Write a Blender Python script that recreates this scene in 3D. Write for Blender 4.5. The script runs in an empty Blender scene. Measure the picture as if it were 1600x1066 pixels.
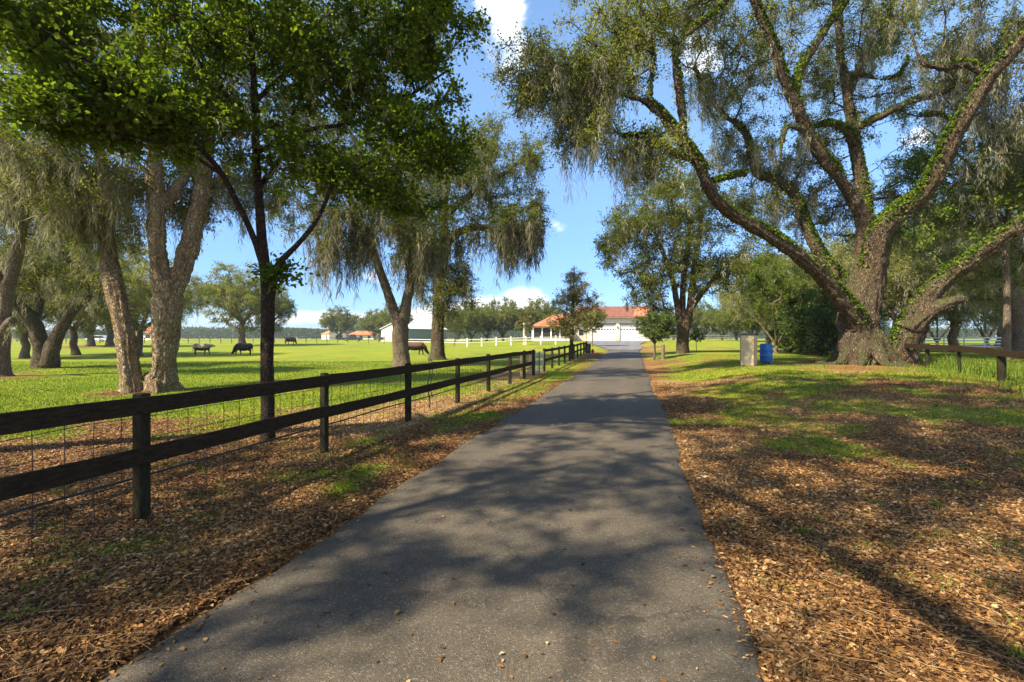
import bpy, math, random
import numpy as np
from mathutils import Vector, Matrix

SC = bpy.context.scene
COL = SC.collection
F, HOR, EYE = 755.0, 529.0, 1.65          # focal length in photo pixels, horizon row, eye height
rng = np.random.default_rng(7)
random.seed(7)

# ------------------------------------------------------------------ helpers
def P(px, py, Y):
    return np.array([(px - 800.0) / F * Y, Y, EYE - (py - HOR) / F * Y])

def sstep(a, b, x):
    t = np.clip((np.asarray(x, float) - a) / (b - a), 0, 1)
    return t * t * (3 - 2 * t)

def _hash(ix, iy, s):
    h = (ix.astype(np.int64) * 374761393 + iy.astype(np.int64) * 668265263 + s * 974711) & 0x7fffffff
    h = ((h ^ (h >> 13)) * 1274126177) & 0x7fffffff
    return ((h ^ (h >> 16)) & 0xffff) / 65535.0

def vnoise(x, y, s=0):
    x = np.asarray(x, float); y = np.asarray(y, float)
    ix = np.floor(x); iy = np.floor(y); fx = x - ix; fy = y - iy
    fx = fx * fx * (3 - 2 * fx); fy = fy * fy * (3 - 2 * fy)
    a = _hash(ix, iy, s); b = _hash(ix + 1, iy, s); c = _hash(ix, iy + 1, s); d = _hash(ix + 1, iy + 1, s)
    return (a * (1 - fx) + b * fx) * (1 - fy) + (c * (1 - fx) + d * fx) * fy

def fbm(x, y, s=0, o=4):
    v = 0; a = .5
    for k in range(o):
        v = v + a * vnoise(x * 2 ** k, y * 2 ** k, s + k * 17); a *= .5
    return v / (1 - .5 ** o)

XL = lambda Y: -2.64 + .2517 * Y           # left and right edge of the drive
XR = lambda Y: .69 + .2517 * Y
XF = lambda Y: -4.48 + .2517 * Y           # line of the roadside fence

def gz(x, y):
    """height of the land"""
    x = np.asarray(x, float); y = np.asarray(y, float)
    def sm(y, ys, zs, w):
        return (np.interp(y - w, ys, zs) + np.interp(y, ys, zs) + np.interp(y + w, ys, zs)) / 3
    c = sm(y, [0, 28, 42, 60, 90, 110, 160, 300], [0, 0, .14, .5, 1.17, 1.2, 1.3, 1.4], 4)
    l = sm(y, [0, 45, 75, 90, 130, 250, 300], [0, 0, .28, .55, .95, 1.3, 1.4], 5)
    t = sstep(-26, -6, x - XF(y))
    z = l * (1 - t) + c * t
    rr = .42 * sstep(.6, 4.6, x - XR(y)) * sstep(4, 20, y) * (1 - sstep(34, 60, y))
    md = .35 * np.exp(-(((x + 64) / 9) ** 2 + ((y - 74) / 7) ** 2))
    near = np.exp(-(x ** 2 + y ** 2) / 500.0)
    return z + rr + md + (fbm(x * 1.2, y * 1.2, 5) - .5) * .05 * near

def gzf(x, y):
    return float(gz(np.array([x]), np.array([y]))[0])

# ------------------------------------------------------------------ mesh building
def mk(name, V, Fc, mat=None, smooth=False, attrs=None, midx=None):
    """V (n,3); Fc: list of (m,k) int arrays (faces with k corners)"""
    if not isinstance(Fc, (list, tuple)): Fc = [Fc]
    Fc = [np.asarray(f, np.int32) for f in Fc if len(f)]
    me = bpy.data.meshes.new(name)
    V = np.ascontiguousarray(V, np.float32)
    me.vertices.add(len(V)); me.vertices.foreach_set('co', V.ravel())
    loops = np.concatenate([f.ravel() for f in Fc]); tot = np.concatenate([np.full(len(f), f.shape[1], np.int32) for f in Fc])
    st = np.zeros(len(tot), np.int32); st[1:] = np.cumsum(tot)[:-1]
    me.loops.add(len(loops)); me.loops.foreach_set('vertex_index', loops)
    me.polygons.add(len(tot)); me.polygons.foreach_set('loop_start', st)
    me.update(calc_edges=True)
    if smooth: me.polygons.foreach_set('use_smooth', np.ones(len(tot), bool))
    mats = mat if isinstance(mat, (list, tuple)) else [mat]
    for m in mats:
        if m: me.materials.append(m)
    if midx is not None: me.polygons.foreach_set('material_index', np.asarray(midx, np.int32))
    for k, a in (attrs or {}).items():
        at = me.attributes.new(k, 'FLOAT', 'POINT'); at.data.foreach_set('value', np.ascontiguousarray(a, np.float32))
    me.update()
    return me

def link(name, data, parent=None, loc=None):
    o = bpy.data.objects.new(name, data); COL.objects.link(o)
    if parent: o.parent = parent
    if loc is not None: o.location = loc
    return o

def tag(o, label=None, cat=None, group=None, kind=None):
    if label: o['label'] = label
    if cat: o['category'] = cat
    if group: o['group'] = group
    if kind: o['kind'] = kind
    return o

def thing(name, label, cat, loc=(0, 0, 0), rz=0, group=None):
    o = link(name, None, loc=tuple(float(v) for v in loc)); o.rotation_euler = (0, 0, rz); o.empty_display_size = .3
    return tag(o, label, cat, group)

class MB:
    """collects boxes, tubes and polygons into one mesh"""
    def __init__(s): s.V = []; s.F = []; s.n = 0
    def add(s, V, Fs):
        V = np.asarray(V, float)
        for f in Fs: s.F.append([int(i) + s.n for i in f])
        s.V.append(V); s.n += len(V); return s
    def box(s, c, d, rz=0, bev=0.0):
        x, y, z = [v / 2 for v in d]
        if bev > 0:
            b = min(bev, x * .9, y * .9, z * .9)
            pts = []
            for sx in (-1, 1):
                for sy in (-1, 1):
                    for sz in (-1, 1):
                        pts += [(sx * x, sy * (y - b), sz * (z - b)), (sx * (x - b), sy * y, sz * (z - b)), (sx * (x - b), sy * (y - b), sz * z)]
            import bmesh
            bm = bmesh.new()
            for p in pts: bm.verts.new(p)
            bmesh.ops.convex_hull(bm, input=bm.verts)
            bmesh.ops.dissolve_limit(bm, angle_limit=.02, verts=bm.verts, edges=bm.edges)
            bm.verts.index_update()
            V = np.array([v.co[:] for v in bm.verts]); Fs = [[v.index for v in f.verts] for f in bm.faces]; bm.free()
        else:
            V = np.array([(a * x, b_ * y, c_ * z) for a in (-1, 1) for b_ in (-1, 1) for c_ in (-1, 1)])
            Fs = [(0, 1, 3, 2), (4, 6, 7, 5), (0, 4, 5, 1), (2, 3, 7, 6), (0, 2, 6, 4), (1, 5, 7, 3)]
        cs, sn = math.cos(rz), math.sin(rz)
        R = np.array([[cs, -sn, 0], [sn, cs, 0], [0, 0, 1]])
        return s.add(V @ R.T + np.array(c), Fs)
    def bar(s, a, b, w, h, up=(0, 0, 1)):
        """box from a to b, w wide sideways, h high"""
        a = np.array(a, float); b = np.array(b, float); t = b - a; t /= np.linalg.norm(t)
        u = np.cross(t, up); u /= np.linalg.norm(u); v = np.cross(u, t)
        V = [p + su * u * w / 2 + sv * v * h / 2 for p in (a, b) for su in (-1, 1) for sv in (-1, 1)]
        return s.add(V, [(0, 1, 3, 2), (4, 6, 7, 5), (0, 4, 5, 1), (2, 3, 7, 6), (0, 2, 6, 4), (1, 5, 7, 3)])
    def tube(s, pts, rad, n=8, caps=True):
        V, Q = tube_arr(np.array(pts, float), np.broadcast_to(np.array(rad, float), (len(pts),)), n)
        Fs = [list(q) for q in Q]
        if caps: Fs += [list(range(n))[::-1], list(range(len(V) - n, len(V)))]
        return s.add(V, Fs)
    def lathe(s, c, prof, n=20):
        V = []; Fs = []
        for r, z in prof:
            for k in range(n):
                a = 2 * math.pi * k / n; V.append((c[0] + r * math.cos(a), c[1] + r * math.sin(a), c[2] + z))
        for i in range(len(prof) - 1):
            for k in range(n):
                Fs.append((i * n + k, i * n + (k + 1) % n, (i + 1) * n + (k + 1) % n, (i + 1) * n + k))
        Fs.append(tuple(range(n))[::-1]); Fs.append(tuple(range(len(V) - n, len(V))))
        return s.add(V, Fs)
    def mesh(s, name, mat, off=(0, 0, 0), smooth=False):
        me = bpy.data.meshes.new(name)
        V = np.concatenate(s.V) - np.array(off, float)
        me.from_pydata(V.tolist(), [], s.F); me.update()
        for m in (mat if isinstance(mat, (list, tuple)) else [mat]): me.materials.append(m)
        if smooth: me.polygons.foreach_set('use_smooth', np.ones(len(me.polygons), bool))
        return me
    def build(s, name, mat, parent=None, off=None, smooth=False):
        if off is None:
            off = (0, 0, 0)
        return link(name, s.mesh(name, mat, off, smooth), parent)

def tube_arr(pts, rad, n, disp=None):
    pts = np.asarray(pts, float); m = len(pts)
    t = np.gradient(pts, axis=0); t /= np.linalg.norm(t, axis=1, keepdims=True) + 1e-9
    mt = np.abs(t).mean(0); ref = np.zeros(3); ref[np.argmin(mt)] = 1
    u = np.cross(t, ref); u /= np.linalg.norm(u, axis=1, keepdims=True) + 1e-9
    v = np.cross(t, u)
    a = np.arange(n) * 2 * np.pi / n
    R = np.broadcast_to(np.asarray(rad)[:, None], (m, n))
    if disp is not None: R = R * disp(np.arange(m)[:, None], a[None, :])
    V = pts[:, None, :] + R[..., None] * (np.cos(a)[None, :, None] * u[:, None, :] + np.sin(a)[None, :, None] * v[:, None, :])
    i = np.arange(m - 1)[:, None] * n; k = np.arange(n)[None, :]; k2 = (k + 1) % n
    Q = np.stack([i + k, i + k2, i + n + k2, i + n + k], -1).reshape(-1, 4)
    return V.reshape(-1, 3), Q

# ------------------------------------------------------------------ materials
def newmat(name):
    m = bpy.data.materials.new(name); m.use_nodes = True
    nt = m.node_tree; nt.nodes.clear()
    out = nt.nodes.new('ShaderNodeOutputMaterial')
    return m, nt, out

class NT:
    """tiny node-tree writer"""
    def __init__(s, nt): s.nt = nt
    def n(s, t, ins=None, **kw):
        nd = s.nt.nodes.new('ShaderNode' + t)
        for k, v in kw.items(): setattr(nd, k, v)
        for k, v in (ins or {}).items(): s.set(nd.inputs[k], v)
        return nd
    def set(s, sock, v):
        if isinstance(v, bpy.types.NodeSocket): s.nt.links.new(v, sock)
        elif isinstance(v, tuple) and len(v) == 3 and sock.type == 'RGBA': sock.default_value = (*v, 1)
        else: sock.default_value = v
    def math(s, op, a, b=0.0, c=0.0, clamp=False):
        nd = s.nt.nodes.new('ShaderNodeMath'); nd.operation = op; nd.use_clamp = clamp
        s.set(nd.inputs[0], a); s.set(nd.inputs[1], b)
        if op in ('MULTIPLY_ADD', 'SMOOTH_MIN', 'COMPARE'): s.set(nd.inputs[2], c)
        return nd.outputs[0]
    def rng(s, v, a, b, c=0.0, d=1.0, smooth=True):
        nd = s.nt.nodes.new('ShaderNodeMapRange'); nd.interpolation_type = 'SMOOTHSTEP' if smooth else 'LINEAR'
        for i, q in enumerate((v, a, b, c, d)): s.set(nd.inputs[i], q)
        return nd.outputs[0]
    def mix(s, f, a, b, mode='MIX'):
        nd = s.nt.nodes.new('ShaderNodeMix'); nd.data_type = 'RGBA'; nd.blend_type = mode
        s.set(nd.inputs[0], f); s.set(nd.inputs[6], a); s.set(nd.inputs[7], b)
        return nd.outputs[2]
    def noise(s, vec, scale, detail=4, rough=.55, dist=0.0):
        nd = s.n('TexNoise', {'Vector': vec, 'Scale': scale, 'Detail': detail, 'Roughness': rough, 'Distortion': dist})
        return nd.outputs['Fac']
    def vor(s, vec, scale, feat='F1', rnd=1.0):
        nd = s.n('TexVoronoi', {'Vector': vec, 'Scale': scale, 'Randomness': rnd}, feature=feat)
        return nd
    def ramp(s, f, stops):
        nd = s.nt.nodes.new('ShaderNodeValToRGB'); s.set(nd.inputs[0], f)
        el = nd.color_ramp.elements
        while len(el) < len(stops): el.new(.5)
        for e, (p, c) in zip(el, stops): e.position = p; e.color = (*c, 1)
        return nd.outputs[0]
    def mapping(s, vec, scale):
        return s.n('Mapping', {'Vector': vec, 'Scale': scale}).outputs[0]
    def bump(s, h, strength, dist=.02):
        return s.n('Bump', {'Height': h, 'Strength': strength, 'Distance': dist}).outputs[0]

def leaf_mat(name, stops, trans=.35, gloss=.06, tint=(1.25, 1.35, .55)):
    m, nt, out = newmat(name); N = NT(nt)
    v = N.n('Attribute', attribute_name='v').outputs['Fac']
    c = N.ramp(v, stops)
    d = N.n('BsdfDiffuse', {'Color': c}).outputs[0]
    ct = N.mix(1.0, c, tint, 'MULTIPLY')
    t = N.n('BsdfTranslucent', {'Color': ct}).outputs[0]
    mx = N.n('MixShader', {0: trans, 1: d, 2: t}).outputs[0]
    if gloss > 0:
        g = N.n('BsdfGlossy', {'Color': (.9, .95, 1.0), 'Roughness': .42}).outputs[0]
        fr = N.n('Fresnel', {'IOR': 1.4}).outputs[0]
        f2 = N.math('MULTIPLY', fr, gloss * 10, clamp=True)
        mx = N.n('MixShader', {0: f2, 1: mx, 2: g}).outputs[0]
    nt.links.new(mx, out.inputs[0]); return m

def bark_mat(name, dark, mid, light, sc=7.0, green=(.05, .075, .015), gamt=.35, bump=.9, lichen=None):
    m, nt, out = newmat(name); N = NT(nt)
    tc = N.n('TexCoord').outputs['Object']
    wz = N.n('TexNoise', {'Vector': tc, 'Scale': sc * .9, 'Detail': 3.0}).outputs['Color']
    st = N.mapping(N.n('VectorMath', {0: tc, 1: N.n('VectorMath', {0: wz, 3: .22}, operation='SCALE').outputs[0]}, operation='ADD').outputs[0], (1, 1, .28))
    vo = N.vor(st, sc * 3.2, 'DISTANCE_TO_EDGE').outputs['Distance']
    n1 = N.noise(st, sc * 2.2, 6, .7, .8); n2 = N.noise(tc, 1.4, 3); n3 = N.noise(st, sc * 7, 5, .65)
    pl = N.rng(N.math('ADD', N.math('MULTIPLY', vo, .8), N.math('MULTIPLY', n1, .6)), .18, .62)
    h = N.math('ADD', N.math('MULTIPLY', pl, .8), N.math('MULTIPLY', n3, .5))
    c = N.ramp(N.math('ADD', N.math('MULTIPLY', pl, .6), N.math('MULTIPLY', n3, .4)), [(0.08, dark), (.5, mid), (.95, light)])
    c = N.mix(N.rng(n2, .35, .7, 0, .6), c, N.mix(1.0, c, (.7, .55, .45), 'MULTIPLY'))
    if lichen:
        c = N.mix(N.rng(N.noise(tc, 4.0, 5, .7), .58, .66, 0, .6), c, lichen)
    nz = N.n('SeparateXYZ', {0: N.n('NewGeometry').outputs['Normal']}).outputs[2]
    gf = N.math('MULTIPLY', N.rng(N.math('ADD', nz, N.math('MULTIPLY', N.noise(tc, 3.0, 5), 1.3)), .7, 1.3), gamt)
    c = N.mix(gf, c, green)
    b = N.n('BsdfPrincipled', {'Base Color': c, 'Roughness': .93, 'Specular IOR Level': .2, 'Normal': N.bump(h, bump, .06)})
    nt.links.new(b.outputs[0], out.inputs[0]); return m

def plain(name, col, rough=.6, var=.25, sc=3.0, metal=0.0, bump=0.0, stretch=(1, 1, 1), dirt=None, spec=.3):
    m, nt, out = newmat(name); N = NT(nt)
    tc = N.mapping(N.n('TexCoord').outputs['Object'], stretch)
    n1 = N.noise(tc, sc, 5, .6); n2 = N.noise(tc, sc * 7, 3)
    f = N.math('ADD', N.math('MULTIPLY', n1, .7), N.math('MULTIPLY', n2, .3))
    lo = tuple(v * (1 - var) for v in col); hi = tuple(min(1, v * (1 + var)) for v in col)
    c = N.ramp(f, [(.3, lo), (.7, hi)])
    if dirt: c = N.mix(N.rng(N.noise(tc, sc * 2.3, 6, .7), .5, .68, 0, .75), c, dirt)
    ins = {'Base Color': c, 'Roughness': rough, 'Metallic': metal, 'Specular IOR Level': spec}
    if bump: ins['Normal'] = N.bump(f, bump, .01)
    b = N.n('BsdfPrincipled', ins)
    nt.links.new(b.outputs[0], out.inputs[0]); return m
EXPOSURE = 1.45
SUN_AZ_DEG, SUN_EL_DEG, SUN_E = -122.0, 45.0, 5.0
SKY_E, SKY_SAT, SKY_TINT, SKY_LOW, CLOUD_V = .122, 1.05, (.98, 1.0, .98), (.31, .44, .68), 4.6
CLOUDS = [(745, 480, 80, 26, .5), (830, 472, 40, 30, .55), (700, 497, 120, 18, .3), (870, 350, 22, 18, .38), (785, 45, 48, 62, .55), (410, 500, 170, 14, .36), (560, 494, 100, 12, .32), (330, 480, 60, 10, .2), (90, 515, 150, 20, .45),
          (1090, 90, 60, 40, .4), (1430, 215, 40, 22, .45), (880, 180, 40, 25, .25), (580, 430, 20, 14, .25), (1580, 190, 40, 20, .4), (260, -40, 120, 60, .4)]
SHADE = [(-4.2, -7.5, 14.5, 7.0, 560, -2.2, .8), (-13.5, 4.0, 15.5, 5.2, 330, -.8, 7.0), (-11.5, -3.0, 13.0, 4.8, 190, -10.5, -1.0)]
SHADE_LAB = ['tall oak behind the viewer whose crown spreads over the drive', 'tall oak left of the viewer in the pasture, arching over the drive', 'oak behind the viewer, farthest left in the pasture, shading the fence']
HAZE = .00028
# ------------------------------------------------------------------ leaves, moss, twigs as arrays
def unit(v): return v / (np.linalg.norm(v, axis=-1, keepdims=True) + 1e-9)

def leaf_arr(c, ax, nr, L, W, fold=.18):
    """diamond leaves: c centre, ax long axis, nr normal"""
    ax = unit(ax); s = unit(np.cross(ax, nr)); nn = np.cross(s, ax)
    L = L[:, None]; W = W[:, None]
    a = c - ax * L * .5; b = c + ax * L * .5 - nn * L * .08
    l = c - ax * L * .06 + s * W * .5 + nn * W * fold; r = c - ax * L * .06 - s * W * .5 + nn * W * fold
    V = np.stack([a, l, b, r], 1).reshape(-1, 3)
    Q = np.arange(len(c) * 4, dtype=np.int32).reshape(-1, 4)
    return V, Q

def leaf6_arr(c, ax, nr, L, W, curl=.12):
    """oval leaves of six corners, cupped along the midrib"""
    ax = unit(ax); s = unit(np.cross(ax, nr)); nn = np.cross(s, ax); L = L[:, None]; W = W[:, None]
    up = nn * W * curl
    P6 = [c - ax * L * .5, c - ax * L * .22 + s * W * .46 + up, c + ax * L * .16 + s * W * .42 + up, c + ax * L * .5 - nn * L * .06, c + ax * L * .16 - s * W * .42 + up, c - ax * L * .22 - s * W * .46 + up]
    return np.stack(P6, 1).reshape(-1, 3), np.arange(len(c) * 6, dtype=np.int32).reshape(-1, 6)

def ribbon_arr(p, length, width, rg, seg=5, wob=.05, sway=(0, 0), splay=0.0):
    """hanging tapered strands from points p"""
    n = len(p); t = np.linspace(0, 1, seg + 1)
    off = np.cumsum(rg.normal(0, 1, (n, seg + 1, 2)) * (wob * length)[:, None, None] / math.sqrt(seg), 1)
    off[:, 0] = 0
    pts = np.zeros((n, seg + 1, 3)); pts[..., :2] = off + (t ** 2)[None, :, None] * np.array(sway)[None, None, :] * length[:, None, None]
    pts[..., 2] = -t[None] * length[:, None]
    pts += p[:, None, :]
    a = rg.uniform(0, np.pi, n); d = np.stack([np.cos(a), np.sin(a), np.zeros(n)], 1)
    if splay: pts[..., :2] += (rg.normal(0, 1, (n, 1, 2)) * splay * length[:, None, None]) * (t * (1.3 - .6 * t))[None, :, None]
    prof = np.array([.5, 1, .8, .1]) if seg == 3 else np.linspace(1, .1, seg + 1)
    w = width[:, None] * prof[None] * rg.uniform(.6, 1.4, (n, seg + 1))
    Lf = pts + d[:, None] * w[..., None] / 2; Rt = pts - d[:, None] * w[..., None] / 2
    V = np.stack([Lf, Rt], 2).reshape(-1, 3)
    base = np.arange(n)[:, None] * (2 * (seg + 1)); k = np.arange(seg)[None] * 2
    i = base + k
    Q = np.stack([i, i + 1, i + 3, i + 2], -1).reshape(-1, 4)
    return V, Q

def prism_arr(a, b, r0, r1):
    t = unit(b - a); ref = np.where(np.abs(t[:, 2:3]) > .8, np.array([[1., 0, 0]]), np.array([[0, 0, 1.]]))
    u = unit(np.cross(t, ref)); v = np.cross(t, u); vs = []
    for p, r in ((a, r0), (b, r1)):
        for k in range(3):
            an = 2 * math.pi * k / 3
            vs.append(p + (math.cos(an) * u + math.sin(an) * v) * r[:, None])
    V = np.stack(vs, 1).reshape(-1, 3); o = np.arange(len(a))[:, None] * 6
    Q = np.concatenate([o + np.array([[k, (k + 1) % 3, 3 + (k + 1) % 3, 3 + k]]) for k in range(3)])
    return V, Q

def catmull(pts, step):
    pts = np.asarray(pts, float)
    d = np.linalg.norm(np.diff(pts[:, :3], axis=0), axis=1)
    P_ = np.vstack([2 * pts[0] - pts[1], pts, 2 * pts[-1] - pts[-2]]); out = []
    for i in range(len(pts) - 1):
        m = max(1, int(math.ceil(d[i] / step)))
        for t in np.arange(m) / m:
            p0, p1, p2, p3 = P_[i:i + 4]
            out.append(.5 * (2 * p1 + (p2 - p0) * t + (2 * p0 - 5 * p1 + 4 * p2 - p3) * t * t + (3 * p1 - p0 - 3 * p2 + p3) * t ** 3))
    out.append(pts[-1]); return np.array(out)

class Tree:
    def __init__(s, base, seed):
        s.base = np.array(base, float); s.rg = np.random.default_rng(seed)
        s.relief = 1.0; s.pos = np.zeros((0, 3)); s.par = []; s.fix = []; s.plen = np.zeros(0); s.paths = []; s.limbs = []
    def _add(s, pts, par, fix):
        n0 = len(s.pos); ids = []
        prev = par; pl = s.plen[par] if par >= 0 else 0.0; pp = s.pos[par] if par >= 0 else pts[0]
        pls = []
        for i, p in enumerate(pts):
            pl += float(np.linalg.norm(p - pp)); pp = p
            s.par.append(prev); s.fix.append(fix[i]); prev = n0 + i; ids.append(prev); pls.append(pl)
        s.pos = np.vstack([s.pos, pts]); s.plen = np.concatenate([s.plen, pls])
        return ids
    def limb(s, pts4, step=.3, gn=.05, ivy=0.0):
        """pts4: list of (x,y,z,r); joined to the nearest node already there"""
        a = catmull(pts4, step)
        n = len(a); w = np.linspace(0, 1, n)
        j = np.cumsum(s.rg.normal(0, 1, (n, 3)), 0); j -= np.outer(w, j[-1])
        if n > 3: a[:, :3] += j * gn * a[:, 3:4] * .6
        par = -1
        if len(s.pos): par = int(np.argmin(np.linalg.norm(s.pos - a[0, :3], axis=1)))
        ids = s._add(a[:, :3], par, list(np.maximum(a[:, 3], .01)))
        s.limbs.append((ids, ivy)); return ids
    def plimb(s, pts, **k):
        """pts: (px, py, Y, r_px)"""
        rs = getattr(s, 'rs', 1.0)
        return s.limb([(*P(a, b, Y), r * rs * Y / F / math.sqrt(1 + ((a - 800) / F) ** 2)) for a, b, Y, r in pts], **k)
    def reach(s, T, zmin=0.0, lam=.35, step=.45, tip=.012, rise=.12):
        T = np.asarray(T, float); s.tips = []
        d0 = np.array([np.min(np.linalg.norm(s.pos - t, axis=1)) for t in T])
        s.T = T[np.argsort(d0)]; s.tipr = tip
        base_ok = s.pos[:, 2] > zmin
        for t in s.T:
            ok = np.concatenate([base_ok, np.ones(len(s.pos) - len(base_ok), bool)])
            dv = s.pos - t; d = np.linalg.norm(dv, axis=1)
            cost = d + lam * s.plen + np.where(ok, 0, 1e6) + np.maximum(0, dv[:, 2]) * .35
            i = int(np.argmin(cost)); di = d[i]
            if di < .05: s.tips.append(i); continue
            p0 = s.pos[i]; g = s.par[i]
            pd = unit(p0 - s.pos[g]) if g >= 0 else np.array([0, 0, 1.])
            c1 = p0 + (pd * .3 + np.array([0, 0, rise]) + s.rg.normal(0, .1, 3)) * di
            n = max(2, int(di / step)); tt = np.linspace(0, 1, n + 1)[1:, None]
            q = (1 - tt) ** 2 * p0 + 2 * tt * (1 - tt) * c1 + tt ** 2 * t
            wob = s.rg.normal(0, .045 * min(1, di), (n, 3)); wob[-1] = 0
            ids = s._add(q + wob, i, [0.0] * n)
            s.paths.append([i] + ids); s.tips.append(ids[-1])
    def radii(s):
        n = len(s.pos); acc = np.zeros(n); r = np.zeros(n); ex = 2.3
        for i in range(n - 1, -1, -1):
            a = acc[i]; ri = max(a ** (1 / ex) if a > 0 else s.tipr, s.tipr, s.fix[i])
            if s.fix[i] > 0: ri = s.fix[i]
            r[i] = ri
            if s.par[i] >= 0: acc[s.par[i]] += min(ri, .2) ** ex
        s.r = r
    def wood(s, sides=16, lump=.10, voxel=0.0):
        Vs = []; Qs = []; n0 = 0; caps = []
        for ids, _ in s.limbs:
            p = s.pos[ids]; r = s.r[ids].copy()
            ph = s.rg.uniform(0, 6.28, 8)
            zz = s.plen[ids]
            def disp(i, a, zz=zz, ph=ph, r=r):
                z = zz[i]
                d = 1 + lump * (.5 * np.sin(2 * a + z * .9 + ph[0]) + .45 * np.sin(3 * a - z * 1.7 + ph[1]) + .35 * np.sin(5 * a + z * 2.9 + ph[2]) * np.sin(z * 2.1 + ph[3])
                             + .3 * np.sin(7 * a + 3 * np.sin(z * 2 + ph[4])) + .25 * np.sin(z * 5 + 2 * a + ph[5]))
                rough = s.rg.normal(0, .02, (len(zz), len(a.ravel())))
                return d + rough
            V, Q = tube_arr(p, r, sides if r.max() > .1 else 8, disp)
            m = len(V) // len(p)
            V = np.vstack([V, p[-1], p[0]]); e = len(V) - 2
            ra = np.arange(m); last = e - m + ra
            caps.append(np.stack([last, np.roll(last, -1), np.full(m, e)], 1) + n0)
            caps.append(np.stack([np.roll(ra, -1), ra, np.full(m, e + 1)], 1) + n0)
            Vs.append(V); Qs.append(Q + n0); n0 += len(V)
        tri = np.concatenate(caps)
        if voxel > 0:
            me = mk('tmp', np.vstack(Vs), [np.vstack(Qs), tri]); o = bpy.data.objects.new('tmp', me); COL.objects.link(o)
            md = o.modifiers.new('r', 'REMESH'); md.mode = 'VOXEL'; md.voxel_size = voxel
            sm = o.modifiers.new('s', 'SMOOTH'); sm.iterations = 6; sm.factor = .5
            dg = bpy.context.evaluated_depsgraph_get(); m2 = bpy.data.meshes.new_from_object(o.evaluated_get(dg))
            n = len(m2.vertices); V = np.zeros(n * 3, np.float32); m2.vertices.foreach_get('co', V); V = V.reshape(-1, 3).astype(float)
            N_ = np.zeros(n * 3, np.float32); m2.vertices.foreach_get('normal', N_); N_ = N_.reshape(-1, 3)
            lv = np.zeros(len(m2.loops), np.int32); m2.loops.foreach_get('vertex_index', lv); lt = np.zeros(len(m2.polygons), np.int32); m2.polygons.foreach_get('loop_total', lt)
            ls = np.zeros(len(m2.polygons), np.int32); m2.polygons.foreach_get('loop_start', ls)
            q4 = ls[lt == 4]; Q = np.stack([lv[q4 + k] for k in range(4)], 1); q3 = ls[lt == 3]; T3 = np.stack([lv[q3 + k] for k in range(3)], 1) if len(q3) else np.zeros((0, 3), int)
            bpy.data.objects.remove(o); bpy.data.meshes.remove(me); bpy.data.meshes.remove(m2)
            k = lambda f, ax, ay, sd: fbm(V[:, ax] * f + V[:, 2] * f * .31, V[:, ay] * f - V[:, 2] * f * .23, sd, 3) - .5
            h = k(2.3, 0, 1, 71) * .16 + k(6, 0, 1, 72) * .10 + (fbm(np.arctan2(N_[:, 1], N_[:, 0]) * 7, V[:, 2] * .7 + V[:, 0] * .4, 73, 3) - .5) * .14
            V = V + N_ * h[:, None] * s.relief
            Vs = [V]; Qs = [Q]; tri = T3; n0 = n
        s.capt = [tri]
        for ids in s.paths:
            p = s.pos[ids]; r = s.r[ids].copy(); r[0] = min(r[0], r[1] * 1.25)
            sd = 4 if r.max() < .03 else 6 if r.max() < .08 else 9
            V, Q = tube_arr(p, r, sd); Vs.append(V); Qs.append(Q + n0); n0 += len(V)
        s.woodV = Vs; s.woodQ = Qs; s.woodn = n0
    def leaves(s, R=.8, twigs=9, per=12, L=.09, Wr=.5, flat=.75, up=.5, droop=0.0, twr=.006, vlo=.15, vhi=.85, oval=False):
        rg = s.rg; C = s.T; n = len(C)
        cv = rg.uniform(0, 1, n)
        d = rg.normal(0, 1, (n, twigs, 3)); d[..., 2] *= flat; d = unit(d)
        d[..., 2] -= droop
        ln = R * rg.uniform(.45, 1.1, (n, twigs, 1)) * rg.uniform(.7, 1.25, (n, 1, 1))
        A = np.repeat(C[:, None, :], twigs, 1).reshape(-1, 3); B = (C[:, None, :] + d * ln).reshape(-1, 3)
        V, Q = prism_arr(A, B, np.full(len(A), twr * 1.6), np.full(len(A), twr * .5))
        s.woodV.append(V); s.woodQ.append(Q + s.woodn); s.woodn += len(V)
        s.tA, s.tB = A, B
        t = rg.uniform(.15, 1.08, (len(A), per, 1))
        D = (B - A)[:, None, :]
        pos = A[:, None, :] + D * t + rg.normal(0, 1, (len(A), per, 3)) * (R * .12)
        pos = pos.reshape(-1, 3); m = len(pos)
        ax = unit(np.repeat(unit(B - A), per, 0) * .8 + rg.normal(0, .7, (m, 3)))
        nr = unit(rg.normal(0, .75, (m, 3)) + np.array([0, 0, up]))
        Ls = L * rg.uniform(.65, 1.3, m)
        V, Q = (leaf6_arr if oval else leaf_arr)(pos, ax, nr, Ls, Ls * Wr * rg.uniform(.8, 1.2, m))
        v = np.clip(vlo + (vhi - vlo) * (.55 * np.repeat(cv, twigs * per) + .45 * rg.uniform(0, 1, m)), 0, 1)
        return V, Q, np.repeat(v, 6 if oval else 4)
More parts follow.
